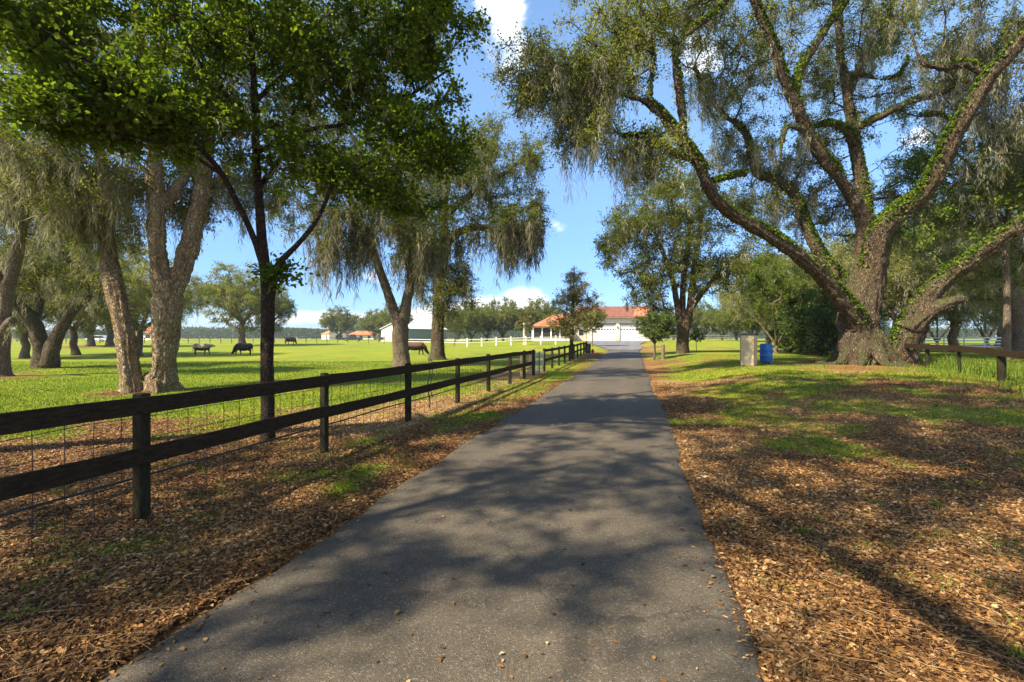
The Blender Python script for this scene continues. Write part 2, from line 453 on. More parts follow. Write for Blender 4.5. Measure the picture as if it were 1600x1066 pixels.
    def moss(s, n, lo=.3, hi=1.2, strands=10, width=.025, spread=.14, zone=None, vs=1.0):
        """beards hung from twigs and thin branches; zone: list of (centre, radii, count, lo, hi)"""
        rg = s.rg
        thin = np.array([i for i in range(len(s.pos)) if s.r[i] < .22 and s.pos[i, 2] > s.base[2] + 2.0])
        cand = np.vstack([s.tA * .5 + s.tB * .5, s.pos[thin]]) if len(thin) else s.tA * .5 + s.tB * .5
        pk = [cand[rg.integers(0, len(cand), n)]]; ls = [rg.uniform(lo, hi, n) * rg.uniform(.5, 1.2, n)]
        for c, rad, k, l0, h0 in (zone or []):
            q = ((cand - np.array(c)) / np.array(rad)); ii = np.where((q ** 2).sum(1) < 1)[0]
            if len(ii):
                pk.append(cand[rg.choice(ii, k)]); ls.append(rg.uniform(l0, h0, k))
        p = np.vstack(pk); l = np.concatenate(ls); m = len(p)
        k = strands; ss = np.repeat(np.arange(m), k); n_ = len(ss)
        u = rg.uniform(0, 1, n_) ** 1.1 * .84
        bend = rg.normal(0, .07, (m, 2))
        a = rg.uniform(0, 6.283, n_); r0 = spread * rg.uniform(.45, 1.2, m)[ss] * (1 - u) ** .7 * rg.uniform(0, 1, n_) ** .6
        pp = p[ss].copy()
        pp[:, 0] += np.cos(a) * r0 * 1.25 + bend[ss, 0] * u * l[ss]; pp[:, 1] += np.sin(a) * r0 * 1.25 + bend[ss, 1] * u * l[ss]
        pp[:, 2] -= u * l[ss] + np.abs(rg.normal(0, .03, n_)) * l[ss]
        ll = (.05 + l[ss] * rg.uniform(.08, .30, n_)) * (1.1 - .4 * u)
        V, Q = ribbon_arr(pp, ll, width * rg.uniform(.45, 1.5, n_) * (1.15 - .6 * u), rg, 3, .16, (0, 0), .34)
        v = np.repeat(np.clip(np.repeat(rg.uniform(0, 1, m), k) * .55 + rg.uniform(0, .45, n_), 0, 1) * vs, 8)
        return V, Q, v
    def ivy(s, dens=60, L=.085, spread=1.15):
        rg = s.rg; Ps = []; Ns = []
        for ids, iv in s.limbs:
            if iv <= 0: continue
            p = s.pos[ids]; r = s.r[ids]; t = unit(np.gradient(p, axis=0))
            for i in range(1, len(p)):
                w = vnoise(np.array([s.plen[ids[i]] * .55]), np.array([float(ids[0]) * .37]), 5)[0]
                k = int(dens * iv * r[i] * 3.2 * np.linalg.norm(p[i] - p[i - 1]) * (.12 + 1.9 * sstep(.3, .8, w)) + rg.uniform())
                if k < 1: continue
                sd = unit(np.cross(t[i], np.array([0, 0, 1.]))); upv = np.cross(sd, t[i])
                a = rg.normal(0, spread * .62, k)
                nn = np.cos(a)[:, None] * upv + np.sin(a)[:, None] * sd
                Ps.append(p[i] + t[i] * rg.uniform(-.5, .5, (k, 1)) * .35 + nn * (r[i] * rg.uniform(.96, 1.08, (k, 1)) + rg.uniform(0, .11, (k, 1)))); Ns.append(nn)
        if not Ps: return None
        c = np.vstack(Ps); nn = np.vstack(Ns); m = len(c)
        Ls = L * rg.uniform(.6, 1.3, m)
        V, Q = leaf_arr(c, rg.normal(0, 1, (m, 3)), unit(nn + rg.normal(0, .5, (m, 3))), Ls, Ls * .7)
        return V, Q, np.repeat(rg.uniform(0, 1, m), 4)
    def woodmesh(s, name, mat):
        caps = np.concatenate(getattr(s, 'capt', [np.zeros((0, 3), int)]))
        return mk(name, np.vstack(s.woodV) - s.base, [np.vstack(s.woodQ), caps], mat, True)

def blob_targets(blobs, rg, shell=.55):
    out = []
    for px, py, Y, rx, ry, rd, n in blobs:
        c = P(px, py, Y); rad = np.array([rx * Y / F, rd, ry * Y / F])
        d = unit(rg.normal(0, 1, (n, 3))); rr = rg.uniform(0, 1, (n, 1)) ** shell
        out.append(c + d * rr * rad)
    return np.vstack(out)

def ell_targets(ells, rg, shell=.5):
    out = []
    for c, rad, n in ells:
        d = unit(rg.normal(0, 1, (n, 3))); rr = rg.uniform(0, 1, (n, 1)) ** shell
        out.append(np.array(c) + d * rr * np.array(rad))
    return np.vstack(out)

def finish(tr, T, name, label, cat, mats, group=None, zmin=0, lam=.35, rise=.12, tip=.012, sides=16, lump=.1, leaf={}, moss=None, ivy=None, voxel=0.0):
    """turn a Tree into a thing: trunk, crown, spanish_moss and ivy under an Empty at its foot"""
    tr.reach(T, zmin, lam, rise=rise, tip=tip); tr.radii(); tr.wood(sides, lump, voxel)
    lv = tr.leaves(**leaf)
    root = thing(name, label, cat, tr.base, 0, group)
    parts = {}
    parts['trunk'] = link('trunk', tr.woodmesh('trunk', mats['bark']), root)
    parts['crown'] = link('crown', mk('crown', lv[0] - tr.base, lv[1], mats['leaf'], False, {'v': lv[2]}), root)
    if moss:
        mv = tr.moss(**moss)
        parts['moss'] = link('spanish_moss', mk('spanish_moss', mv[0] - tr.base, mv[1], mats['moss'], True, {'v': mv[2]}), root)
    if ivy:
        iv = tr.ivy(**ivy)
        if iv: parts['ivy'] = link('ivy', mk('ivy', iv[0] - tr.base, iv[1], mats['ivy'], False, {'v': iv[2]}), root)
    return root

def copy_thing(o, loc, rz=0, sc=1.0, label=None, group=None, name=None):
    r = o.copy(); COL.objects.link(r); r.location = tuple(float(v) for v in loc); r.rotation_euler = (0, 0, rz)
    r.scale = (sc, sc, sc) if not isinstance(sc, tuple) else sc
    if label: r['label'] = label
    if group: r['group'] = group
    kids = [c for c in o.children]
    for ch in kids:
        c = ch.copy(); COL.objects.link(c); c.parent = r
        for g in list(ch.children):
            d = g.copy(); COL.objects.link(d); d.parent = c
    return r
# ------------------------------------------------------------------ camera, sun, sky
cam = bpy.data.cameras.new('camera'); cam.sensor_width = 36; cam.lens = 36 * F / 1600
cam.shift_y = -(533 - HOR) / 1600.0; cam.clip_start = .05; cam.clip_end = 4000
co = link('camera', cam, loc=(0, 0, EYE)); co.rotation_euler = (math.radians(90), 0, 0)
SC.camera = co
SC.view_settings.view_transform = 'Standard'; SC.view_settings.look = 'None'
SC.view_settings.exposure = EXPOSURE; SC.view_settings.gamma = 1
SC.cycles.max_bounces = 6; SC.cycles.diffuse_bounces = 3; SC.cycles.glossy_bounces = 2; SC.cycles.transmission_bounces = 4
SC.cycles.sample_clamp_indirect = 8
SUN_AZ, SUN_EL = math.radians(SUN_AZ_DEG), math.radians(SUN_EL_DEG)      # azimuth from +Y, clockwise
sd = np.array([math.sin(SUN_AZ) * math.cos(SUN_EL), math.cos(SUN_AZ) * math.cos(SUN_EL), math.sin(SUN_EL)])
sl = bpy.data.lights.new('sun', 'SUN'); sl.energy = SUN_E; sl.angle = math.radians(.53); sl.color = (1.0, .87, .66)
so = link('sun', sl, loc=(-30, -40, 60)); so.rotation_euler = Vector((-sd).tolist()).to_track_quat('-Z', 'Y').to_euler()

w = bpy.data.worlds.new('World'); SC.world = w; w.use_nodes = True
wt = w.node_tree; wt.nodes.clear(); N = NT(wt)
sky = N.n('TexSky', sky_type='NISHITA', sun_disc=False, sun_elevation=SUN_EL, sun_rotation=SUN_AZ, altitude=0, air_density=1.0, dust_density=.25, ozone_density=2.2)
skyc = N.n('HueSaturation', {'Hue': .5, 'Saturation': SKY_SAT, 'Value': 1.0, 'Color': sky.outputs[0]}).outputs[0]
dirv = N.n('TexCoord').outputs['Generated']
sx = N.n('SeparateXYZ', {0: dirv})
skyc = N.mix(1.0, skyc, N.mix(N.rng(sx.outputs[2], 0, .55), SKY_LOW, SKY_TINT), 'MULTIPLY')
az = N.math('ARCTAN2', sx.outputs[0], sx.outputs[1]); el = N.math('ARCSINE', sx.outputs[2])
uv = N.n('CombineXYZ', {0: az, 1: el, 2: 0.0}).outputs[0]
nz = N.noise(N.mapping(uv, (1, 1.7, 1)), 9.0, 8, .6, .3)
nz2 = N.noise(uv, 3.0, 3, .5)
tot = None
for px, py, rx, ry, s in CLOUDS:
    a0 = math.atan2(px - 800, F); e0 = math.atan2(HOR - py, math.hypot(F, px - 800))
    kx = rx / F * math.cos(a0) ** 2; ky = ry / F * math.cos(a0)
    ax = N.math('DIVIDE', N.math('SUBTRACT', az, a0), kx); ay = N.math('DIVIDE', N.math('SUBTRACT', el, e0), ky)
    r2 = N.math('ADD', N.math('MULTIPLY', ax, ax), N.math('MULTIPLY', ay, ay))
    g = N.math('MULTIPLY', N.math('EXPONENT', N.math('MULTIPLY', r2, -1.0)), s)
    tot = g if tot is None else N.math('ADD', tot, g)
back = N.math('ADD', N.rng(sx.outputs[1], -.05, -.6, 0, .36), N.rng(sx.outputs[2], .72, .95, 0, .26))  # added cloud cover behind and overhead, out of view, to whiten the ambient light
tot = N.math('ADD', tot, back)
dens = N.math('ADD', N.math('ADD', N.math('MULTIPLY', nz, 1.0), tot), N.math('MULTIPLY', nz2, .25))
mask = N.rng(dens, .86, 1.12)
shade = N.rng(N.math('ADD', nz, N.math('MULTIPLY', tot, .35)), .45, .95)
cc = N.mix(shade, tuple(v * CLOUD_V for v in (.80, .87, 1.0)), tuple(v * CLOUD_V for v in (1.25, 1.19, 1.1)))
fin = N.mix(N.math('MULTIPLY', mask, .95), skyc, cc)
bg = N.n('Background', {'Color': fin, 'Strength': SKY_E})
wo = N.n('OutputWorld'); wt.links.new(bg.outputs[0], wo.inputs[0])

# ------------------------------------------------------------------ materials
def dead_ramp(N, f):
    return N.ramp(f, [(0.0, (.026, .012, .006)), (.3, (.095, .045, .017)), (.55, (.20, .100, .034)), (.8, (.34, .195, .075)), (1.0, (.48, .34, .18))])

def ground_mat():
    m, nt, out = newmat('ground'); N = NT(nt)
    tc = N.n('TexCoord').outputs['Object']
    g = N.n('Attribute', attribute_name='grass').outputs['Fac']
    s = N.n('Attribute', attribute_name='straw').outputs['Fac']
    n1 = N.noise(tc, 2.2, 6, .65); n2 = N.noise(tc, .25, 4, .55); n3 = N.noise(tc, 40, 3, .6); n0 = N.noise(tc, .06, 3)
    gf = N.rng(N.math('ADD', g, N.math('MULTIPLY', N.math('SUBTRACT', n1, .5), 1.5)), .22, .78)
    v1 = N.vor(N.mapping(tc, (1, 1, 1)), 24); v2 = N.vor(tc, 41)
    lv = N.math('ADD', N.math('MULTIPLY', N.n('SeparateColor', {0: v1.outputs['Color']}).outputs[0], .6), N.math('MULTIPLY', N.n('SeparateColor', {0: v2.outputs['Color']}).outputs[1], .3))
    lit = dead_ramp(N, N.math('ADD', lv, N.math('MULTIPLY', N.math('SUBTRACT', n2, .5), .5)))
    straw = N.ramp(N.math('ADD', N.math('MULTIPLY', n3, .5), N.math('MULTIPLY', n1, .5)), [(.3, (.20, .11, .045)), (.7, (.42, .28, .12))])
    lit = N.mix(s, lit, straw)
    gr = N.ramp(N.math('ADD', N.math('MULTIPLY', n1, .5), N.math('MULTIPLY', n3, .5)), [(.25, (.055, .10, .010)), (.5, (.122, .185, .014)), (.75, (.21, .265, .028))])
    gy = N.mix(N.rng(N.math('ADD', n2, N.math('MULTIPLY', n0, .5)), .55, .95, 0, .75), gr, N.mix(1.0, gr, (1.9, 1.25, 1.1), 'MULTIPLY'))
    dry = N.rng(N.noise(tc, .55, 5, .65), .56, .70, 0, .7)
    gy = N.mix(dry, gy, N.mix(n3, (.16, .12, .035), (.34, .27, .10)))
    c = N.mix(gf, lit, gy)
    h = N.math('ADD', N.math('MULTIPLY', v1.outputs['Distance'], .8), N.math('MULTIPLY', n3, .8))
    b = N.n('BsdfPrincipled', {'Base Color': c, 'Roughness': .95, 'Specular IOR Level': .1, 'Normal': N.bump(h, .8, .035)})
    nt.links.new(b.outputs[0], out.inputs[0]); return m

def asphalt(name, base, warm=1.0, seed=0.0):
    m, nt, out = newmat(name); N = NT(nt)
    tc = N.n('Mapping', {'Vector': N.n('TexCoord').outputs['Object'], 'Location': (seed, seed, 0.0)}).outputs[0]
    big = N.noise(tc, .35, 4, .6); mid = N.noise(tc, 3.0, 5, .65); fine = N.noise(tc, 95, 3, .7)
    v = N.vor(tc, 130); cellv = N.n('SeparateColor', {0: v.outputs['Color']}).outputs[0]
    st = N.rng(cellv, .80, 1.0, 0, 1)
    f = N.math('ADD', N.math('ADD', N.math('MULTIPLY', big, .35), N.math('MULTIPLY', mid, .3)), N.math('MULTIPLY', fine, .35))
    lo = tuple(v_ * .45 for v_ in base); hi = tuple(v_ * 1.6 for v_ in base)
    c = N.ramp(f, [(.3, lo), (.7, hi)])
    c = N.mix(N.math('MULTIPLY', st, .34), c, (.30, .26, .21))
    c = N.mix(N.math('MULTIPLY', N.rng(cellv, .0, .12, 1, 0), .7), c, (.015, .014, .013))
    pit = N.rng(N.noise(tc, 22, 3, .6), .62, .75)
    c = N.mix(N.math('MULTIPLY', pit, .45), c, (.02, .019, .018))
    cr = N.vor(N.n('Mapping', {'Vector': tc, 'Scale': (1, .5, 1)}).outputs[0], .5, 'DISTANCE_TO_EDGE').outputs['Distance']
    wob = N.math('ADD', cr, N.math('MULTIPLY', N.math('SUBTRACT', N.noise(tc, 4, 6, .7), .5), .12))
    ck = N.math('MULTIPLY', N.rng(N.math('ABSOLUTE', wob), .0, .006, 1, 0), N.rng(N.noise(tc, .4, 2), .46, .56))
    c = N.mix(N.math('MULTIPLY', ck, .6), c, (.015, .014, .012))
    sep = N.n('SeparateXYZ', {0: tc}); u_ = N.math('ADD', N.math('SUBTRACT', sep.outputs[0], N.math('MULTIPLY', sep.outputs[1], .2517)), .98 - seed * .75)
    trk = N.rng(N.math('ABSOLUTE', N.math('SUBTRACT', N.math('ABSOLUTE', u_), .72)), .12, .42, 1, 0)
    c = N.mix(N.math('MULTIPLY', trk, N.rng(mid, .3, .7, .1, .38)), c, N.mix(1.0, c, (1.5, 1.45, 1.4), 'MULTIPLY'))
    stn = N.rng(N.noise(tc, .9, 5, .7, .6), .60, .70)
    c = N.mix(N.math('MULTIPLY', stn, .45), c, N.mix(1.0, c, (.45, .43, .40), 'MULTIPLY'))
    h = N.math('ADD', N.math('MULTIPLY', fine, .6), N.math('SUBTRACT', N.math('MULTIPLY', v.outputs['Distance'], .6), N.math('MULTIPLY', pit, .5)))
    b = N.n('BsdfPrincipled', {'Base Color': c, 'Roughness': .82, 'Specular IOR Level': .35, 'Normal': N.bump(h, .55, .012)})
    nt.links.new(b.outputs[0], out.inputs[0]); return m

M = {}
M['ground'] = ground_mat()
M['asphalt'] = asphalt('asphalt', (.068, .056, .039))
M['apron'] = asphalt('asphalt_pale', (.12, .12, .125), seed=3.0)
def litter_mat():
    m, nt, out = newmat('dead_leaf'); N = NT(nt)
    c = dead_ramp(N, N.n('Attribute', attribute_name='v').outputs['Fac'])
    d = N.n('BsdfDiffuse', {'Color': c}).outputs[0]; t = N.n('BsdfTranslucent', {'Color': c}).outputs[0]
    g = N.n('BsdfGlossy', {'Color': (1, 1, 1), 'Roughness': .5}).outputs[0]
    mx = N.n('MixShader', {0: .15, 1: d, 2: t}).outputs[0]
    mx = N.n('MixShader', {0: N.math('MULTIPLY', N.n('Fresnel', {'IOR': 1.35}).outputs[0], .22), 1: mx, 2: g}).outputs[0]
    nt.links.new(mx, out.inputs[0]); return m
M['litter'] = litter_mat()
M['grass'] = leaf_mat('grass_blade', [(0, (.055, .10, .010)), (.5, (.115, .185, .016)), (1, (.22, .26, .04))], .3, 0, (1.2, 1.3, .6))
M['weed'] = leaf_mat('weed_blade', [(0, (.06, .10, .014)), (.5, (.11, .17, .022)), (1, (.22, .26, .05))], .35, 0)
M['oakleaf'] = leaf_mat('oak_leaf', [(0, (.044, .062, .012)), (.4, (.105, .130, .026)), (.75, (.175, .195, .045)), (1, (.25, .255, .075))], .45, 0, (1.45, 1.4, .55))
M['oaklight'] = leaf_mat('pale_oak_leaf', [(0, (.052, .074, .016)), (.4, (.125, .152, .036)), (.75, (.21, .23, .062)), (1, (.31, .31, .11))], .5, 0, (1.4, 1.35, .6))
M['bigleaf'] = leaf_mat('broad_leaf', [(0, (.034, .060, .010)), (.5, (.088, .138, .020)), (1, (.175, .225, .038))], .53, 0, (1.6, 1.65, .45))
M['farleaf'] = leaf_mat('far_leaf', [(0, (.035, .055, .025)), (1, (.09, .115, .04))], .2, 0)
M['limeleaf'] = leaf_mat('lime_leaf', [(0, (.07, .12, .016)), (.5, (.13, .20, .025)), (1, (.22, .29, .05))], .4, 0)
M['darkleaf'] = leaf_mat('dark_leaf', [(0, (.024, .048, .010)), (.5, (.065, .11, .02)), (1, (.15, .20, .035))], .3, .015)
M['duskleaf'] = leaf_mat('olive_leaf', [(0, (.15, .16, .05)), (.5, (.32, .29, .10)), (1, (.46, .40, .17))], .3, 0, (1.2, 1.1, .7))
M['palmleaf'] = leaf_mat('palm_leaf', [(0, (.06, .07, .02)), (.5, (.15, .12, .04)), (1, (.26, .18, .07))], .25, .04, (1.2, 1.1, .6))
M['moss'] = leaf_mat('spanish_moss', [(0, (.11, .105, .065)), (.4, (.29, .28, .185)), (1, (.50, .48, .36))], .45, 0, (1.0, .97, .82))
M['ivy'] = leaf_mat('ivy_leaf', [(0, (.022, .048, .007)), (.5, (.065, .11, .012)), (1, (.17, .21, .03))], .25, 0)
M['bark'] = bark_mat('oak_bark', (.014, .010, .007), (.088, .064, .040), (.25, .20, .135), 5, gamt=.55, bump=1.0)
M['barkpale'] = bark_mat('pale_bark', (.05, .034, .021), (.29, .215, .135), (.60, .49, .34), 6, gamt=.1, bump=1.0, lichen=(.36, .30, .05))
M['barkdark'] = bark_mat('dark_bark', (.016, .012, .008), (.055, .038, .024), (.12, .09, .06), 9, gamt=.15)
M['barkgrey'] = bark_mat('grey_bark', (.04, .03, .022), (.16, .125, .09), (.30, .25, .19), 6, gamt=.12)
M['fence'] = plain('creosote_board', (.026, .018, .011), .8, .6, 5, bump=.5, spec=.08, stretch=(1.2, 1.2, 9), dirt=(.085, .045, .02))
M['fencepost'] = plain('creosote_post', (.022, .018, .011), .8, .6, 6, bump=.6, spec=.08, stretch=(4, 4, 1), dirt=(.045, .055, .02))
M['tanwood'] = plain('weathered_tan_wood', (.50, .34, .17), .85, .3, 6, bump=.4, stretch=(4, 4, 1))
M['greywood'] = plain('weathered_grey_wood', (.15, .11, .075), .85, .4, 4, bump=.4)
M['wire'] = plain('fence_wire', (.05, .045, .04), .55, .3, 8, metal=.6)
M['strand'] = plain('grey_strand', (.055, .050, .042), .8, .3, 8, spec=.1)
M['white'] = plain('white_paint', (.78, .77, .73), .5, .06, 2)
M['palmtrunk'] = plain('pale_palm_trunk', (.50, .42, .30), .85, .2, 5, bump=.4)
M['whitewood'] = plain('white_rail_paint', (.50, .46, .40), .6, .15, 2, dirt=(.32, .26, .20))
M['whitesteel'] = plain('white_steel_roof', (.50, .53, .56), .45, .05, .5, metal=.0)
M['shadegrey'] = plain('shade_grey_siding', (.20, .235, .22), .55, .06, .5)  # grey-green tone stands in for shade on the barn's long side
M['beige'] = plain('beige_stucco', (.56, .47, .37), .8, .08, 1.2)
M['cream'] = plain('cream_stucco', (.66, .58, .48), .8, .08, 1.2)
M['dark'] = plain('dark_opening', (.012, .012, .013), .4, .2, 2)
M['screen'] = plain('bug_screen', (.028, .027, .026), .5, .3, 3)
M['glass'] = plain('window_glass', (.03, .035, .04), .08, .2, 2)
M['blue'] = plain('blue_plastic', (.012, .10, .38), .42, .15, 2.5, dirt=(.02, .10, .26))
M['box'] = plain('weathered_tin', (.46, .37, .235), .65, .18, 1.5, dirt=(.26, .21, .14))
M['brown'] = plain('brown_trim', (.06, .045, .032), .7, .3, 4)
M['red'] = plain('red_paint', (.42, .03, .02), .5, .2, 4)
M['rubber'] = plain('black_rubber', (.015, .015, .016), .8, .2, 4)
M['chrome'] = plain('pale_metal', (.5, .5, .5), .35, .1, 4, metal=.8)
M['carwhite'] = plain('white_car_paint', (.75, .76, .78), .25, .03, 1)
M['cardark'] = plain('dark_car_paint', (.03, .034, .045), .25, .1, 1)
M['steel'] = plain('pale_blue_pipe', (.58, .66, .76), .45, .12, 2)

def roof_mat(name, c1, c2):
    m, nt, out = newmat(name); N = NT(nt)
    tc = N.n('TexCoord').outputs['Object']
    wv = N.n('TexWave', {'Vector': tc, 'Scale': 1.35, 'Distortion': .3}, wave_type='BANDS', bands_direction='X').outputs['Fac']
    wz = N.n('TexWave', {'Vector': tc, 'Scale': 1.1, 'Distortion': .3}, wave_type='BANDS', bands_direction='Z').outputs['Fac']
    vv = N.n('SeparateColor', {0: N.vor(N.mapping(tc, (3.6, 1.6, 3.6)), 1.0).outputs['Color']}).outputs[0]
    c = N.mix(N.math('ADD', N.math('MULTIPLY', vv, .6), N.math('MULTIPLY', N.noise(tc, 1.2, 5, .65), .4)), c1, c2)
    b = N.n('BsdfPrincipled', {'Base Color': c, 'Roughness': .75, 'Normal': N.bump(N.math('ADD', wv, wz), .6, .06)})
    nt.links.new(b.outputs[0], out.inputs[0]); return m
M['roofred'] = roof_mat('brown_red_tile', (.12, .040, .022), (.23, .088, .050))
M['roofterra'] = roof_mat('terracotta_tile', (.30, .085, .035), (.46, .18, .085))
M['rooforange'] = roof_mat('orange_tile', (.36, .11, .032), (.50, .19, .07))

# ------------------------------------------------------------------ land
OAK = np.array([16.9, 23.0])
def grass_at(x, y):
    x = np.asarray(x, float); y = np.asarray(y, float)
    n = fbm(x * .42 + 3, y * .42, 3); nn = fbm(x * 1.6, y * 1.6, 9, 3)
    k = (n - .5) * 3.0 + (nn - .5) * 1.2
    fs = np.exp(-((XF(y) - x) / 2.3) ** 2) * sstep(6, 9, y) * (1 - sstep(22, 32, y))
    past = k * .7 + -.15 + 1.25 * sstep(5.5, 13.5, y + .22 * (XF(y) - x)) - .75 * fs
    verge = k * 1.0 + -.02 + .42 * sstep(4, 14, y) + .22 * sstep(15, 26, y) - .5 * (1 - sstep(.0, .6, XL(y) - x))
    d = x - XR(y)
    right = k * .85 - .08 + .36 * sstep(1.0, 5.0, d) + .42 * sstep(5, 15, y) + .35 * sstep(24, 34, y) - .55 * (1 - sstep(.2, 1.6, d))
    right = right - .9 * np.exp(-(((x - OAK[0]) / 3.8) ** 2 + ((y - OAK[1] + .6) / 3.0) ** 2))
    right = np.minimum(right + (fbm(x * 3.1, y * 3.1, 19, 3) - .5) * .8, .72)
    right = right + .8 * sstep(26, 40, x) * sstep(8, 20, y)
    g = np.where(x < XF(y), past, np.where(x < (XL(y) + XR(y)) / 2, verge, right))
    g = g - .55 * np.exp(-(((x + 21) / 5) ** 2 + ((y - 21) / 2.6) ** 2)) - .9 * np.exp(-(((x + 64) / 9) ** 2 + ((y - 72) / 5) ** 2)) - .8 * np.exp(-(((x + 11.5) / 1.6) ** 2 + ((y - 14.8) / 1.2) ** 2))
    return np.clip(g, 0, 1)

def straw_at(x, y):
    a = np.exp(-(((x + 1.6 - .25 * (y - 10)) / 2.2) ** 2 + ((y - 10.5) / 3.0) ** 2)) * (x < XF(y) + .4)
    b = .55 * sstep(.45, .7, fbm(x * .3 + 9, y * .5, 21)) * (x > XR(y))
    c = .8 * np.exp(-((XF(y) - x) / 2.3) ** 2) * sstep(7, 10, y) * (1 - sstep(22, 32, y)) * (x < XF(y) + .3)
    return np.clip(a + b + c, 0, 1)

def axis(lo, hi, f0, f1, step, grow=1.09):
    a = list(np.arange(f0, f1, step)); s = step; v = a[-1]
    while v < hi: s *= grow; v += s; a.append(v)
    s = step; v = a[0]; b = []
    while v > lo: s *= grow; v -= s; b.append(v)
    return np.array(b[::-1] + a)
gx = axis(-1500, 1500, -9, 13, .14); gy = axis(-60, 2500, .8, 18, .14)
GX, GY = np.meshgrid(gx, gy)
def drive_in(x, y, mrg=0.0):
    l = np.where(y < 52, XL(y), np.interp(y, [52, 58, 66, 91], [XL(52), 11.1, 11.6, 13.6]))
    r = np.where(y < 52, XR(y), np.interp(y, [52, 58, 72, 91], [XR(52), 15.6, 19.0, 25.5]))
    return (x > l - mrg) & (x < r + mrg) & (y < 91)
Z = gz(GX, GY)
ins = drive_in(GX, GY, -.12)
Z = np.where(ins, Z - .07, Z + .0)
edge = drive_in(GX, GY, .5) & ~ins
Z = np.where(edge, gz(GX, GY) - .012, Z)
ny, nx = GX.shape
idx = np.arange(ny * nx).reshape(ny, nx)
Q = np.stack([idx[:-1, :-1], idx[:-1, 1:], idx[1:, 1:], idx[1:, :-1]], -1).reshape(-1, 4)
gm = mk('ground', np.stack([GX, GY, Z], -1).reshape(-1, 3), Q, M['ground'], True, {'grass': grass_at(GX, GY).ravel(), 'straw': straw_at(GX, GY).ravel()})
tag(link('ground', gm), kind='structure')

# drive: one sheet with a ragged edge
ys = np.concatenate([np.arange(-25, 1, 1.0), np.arange(1, 16, .12), np.arange(16, 54, .5)])
cols = np.array([0, .015, .06, .25, .5, .75, .94, .985, 1.0])
l = XL(ys) + (fbm(ys * 1.1, ys * 0 + 2, 31) - .5) * .24 + (vnoise(ys * 4, ys * 0, 32) - .5) * .07
r = XR(ys) + (fbm(ys * 1.1, ys * 0 + 7, 33) - .5) * .24 + (vnoise(ys * 4, ys * 0, 34) - .5) * .07
X = l[:, None] + (r - l)[:, None] * cols[None]; Y = np.broadcast_to(ys[:, None], X.shape)
Zd = gz(X, Y) * 0 + np.interp(ys, ys, gz((l + r) / 2, ys))[:, None] + .012 + .03 * (1 - (2 * cols - 1) ** 2)[None] + np.array([-.05, 0, 0, 0, 0, 0, 0, 0, -.05])[None]
ny, nx = X.shape; idx = np.arange(ny * nx).reshape(ny, nx)
Q = np.stack([idx[:-1, :-1], idx[:-1, 1:], idx[1:, 1:], idx[1:, :-1]], -1).reshape(-1, 4)
tag(link('driveway', mk('driveway', np.stack([X, Y, Zd], -1).reshape(-1, 3), Q, M['asphalt'], True)), kind='structure')
ys = np.arange(53.3, 91.2, .7)
l = np.interp(ys, [52, 58, 66, 91], [XL(52), 11.1, 11.6, 13.6]); r = np.interp(ys, [52, 58, 72, 91], [XR(52), 15.6, 19.0, 25.5])
cols = np.linspace(0, 1, 12)
X = l[:, None] + (r - l)[:, None] * cols[None]; Y = np.broadcast_to(ys[:, None], X.shape)
Zd = gz(X, Y) + .05
ny, nx = X.shape; idx = np.arange(ny * nx).reshape(ny, nx)
Q = np.stack([idx[:-1, :-1], idx[:-1, 1:], idx[1:, 1:], idx[1:, :-1]], -1).reshape(-1, 4)
tag(link('parking_apron', mk('parking_apron', np.stack([X, Y, Zd], -1).reshape(-1, 3), Q, M['apron'], True)), kind='structure')

# fallen leaves
def scatter(n, ymin, ymax, pw, margin=1.1):
    """points inside the view cone, denser near the camera"""
    y = ymin * (ymax / ymin) ** (rng.uniform(0, 1, n) ** pw)
    x = rng.uniform(-1, 1, n) * y * 800 / F * margin
    return x, y
x, y = scatter(600000, 1.55, 18, 1.05)
g = grass_at(x, y); on = drive_in(x, y, -.02)
e = np.minimum(np.abs(x - XL(y)), np.abs(x - XR(y)))
pr = np.where(on, .0012 + .10 * np.exp(-e / .07), np.clip(1.05 - g * 1.1, .06, 1))
k = rng.uniform(0, 1, len(x)) < pr; x, y, on = x[k], y[k], on[k]
n = len(x); uc = np.clip((x - XL(y)) / (XR(y) - XL(y)), 0, 1); zd = gz((XL(y) + XR(y)) / 2, y) + .018 + .03 * (1 - (2 * uc - 1) ** 2)
zz = np.where(on, zd, gz(x, y) + .004) + rng.uniform(0, .026, n) * (~on)
lay = rng.uniform(0, 1, n)
tl = np.where(on, .10, .52)
nr = np.stack([rng.normal(0, 1, n) * tl, rng.normal(0, 1, n) * tl, np.ones(n)], 1)
a = rng.uniform(0, 6.283, n); ax = np.stack([np.cos(a), np.sin(a), rng.normal(0, .25, n) * ~on], 1)
L = (.018 + .034 * rng.beta(1.3, 2.6, n)) * (1 + .03 * y)
V, Q = leaf6_arr(np.stack([x, y, zz], 1), ax, nr, L, L * rng.uniform(.34, .68, n), rng.uniform(-.1, .35, (n, 1)))
v = np.clip(rng.beta(1.6, 2.0, n) + (fbm(x * .8, y * .8, 12) - .5) * .5 + straw_at(x, y) * .25, 0, 1)
lo = link('leaf_litter', mk('leaf_litter', V, Q, M['litter'], False, {'v': np.repeat(v, 6)})); tag(lo, kind='stuff')
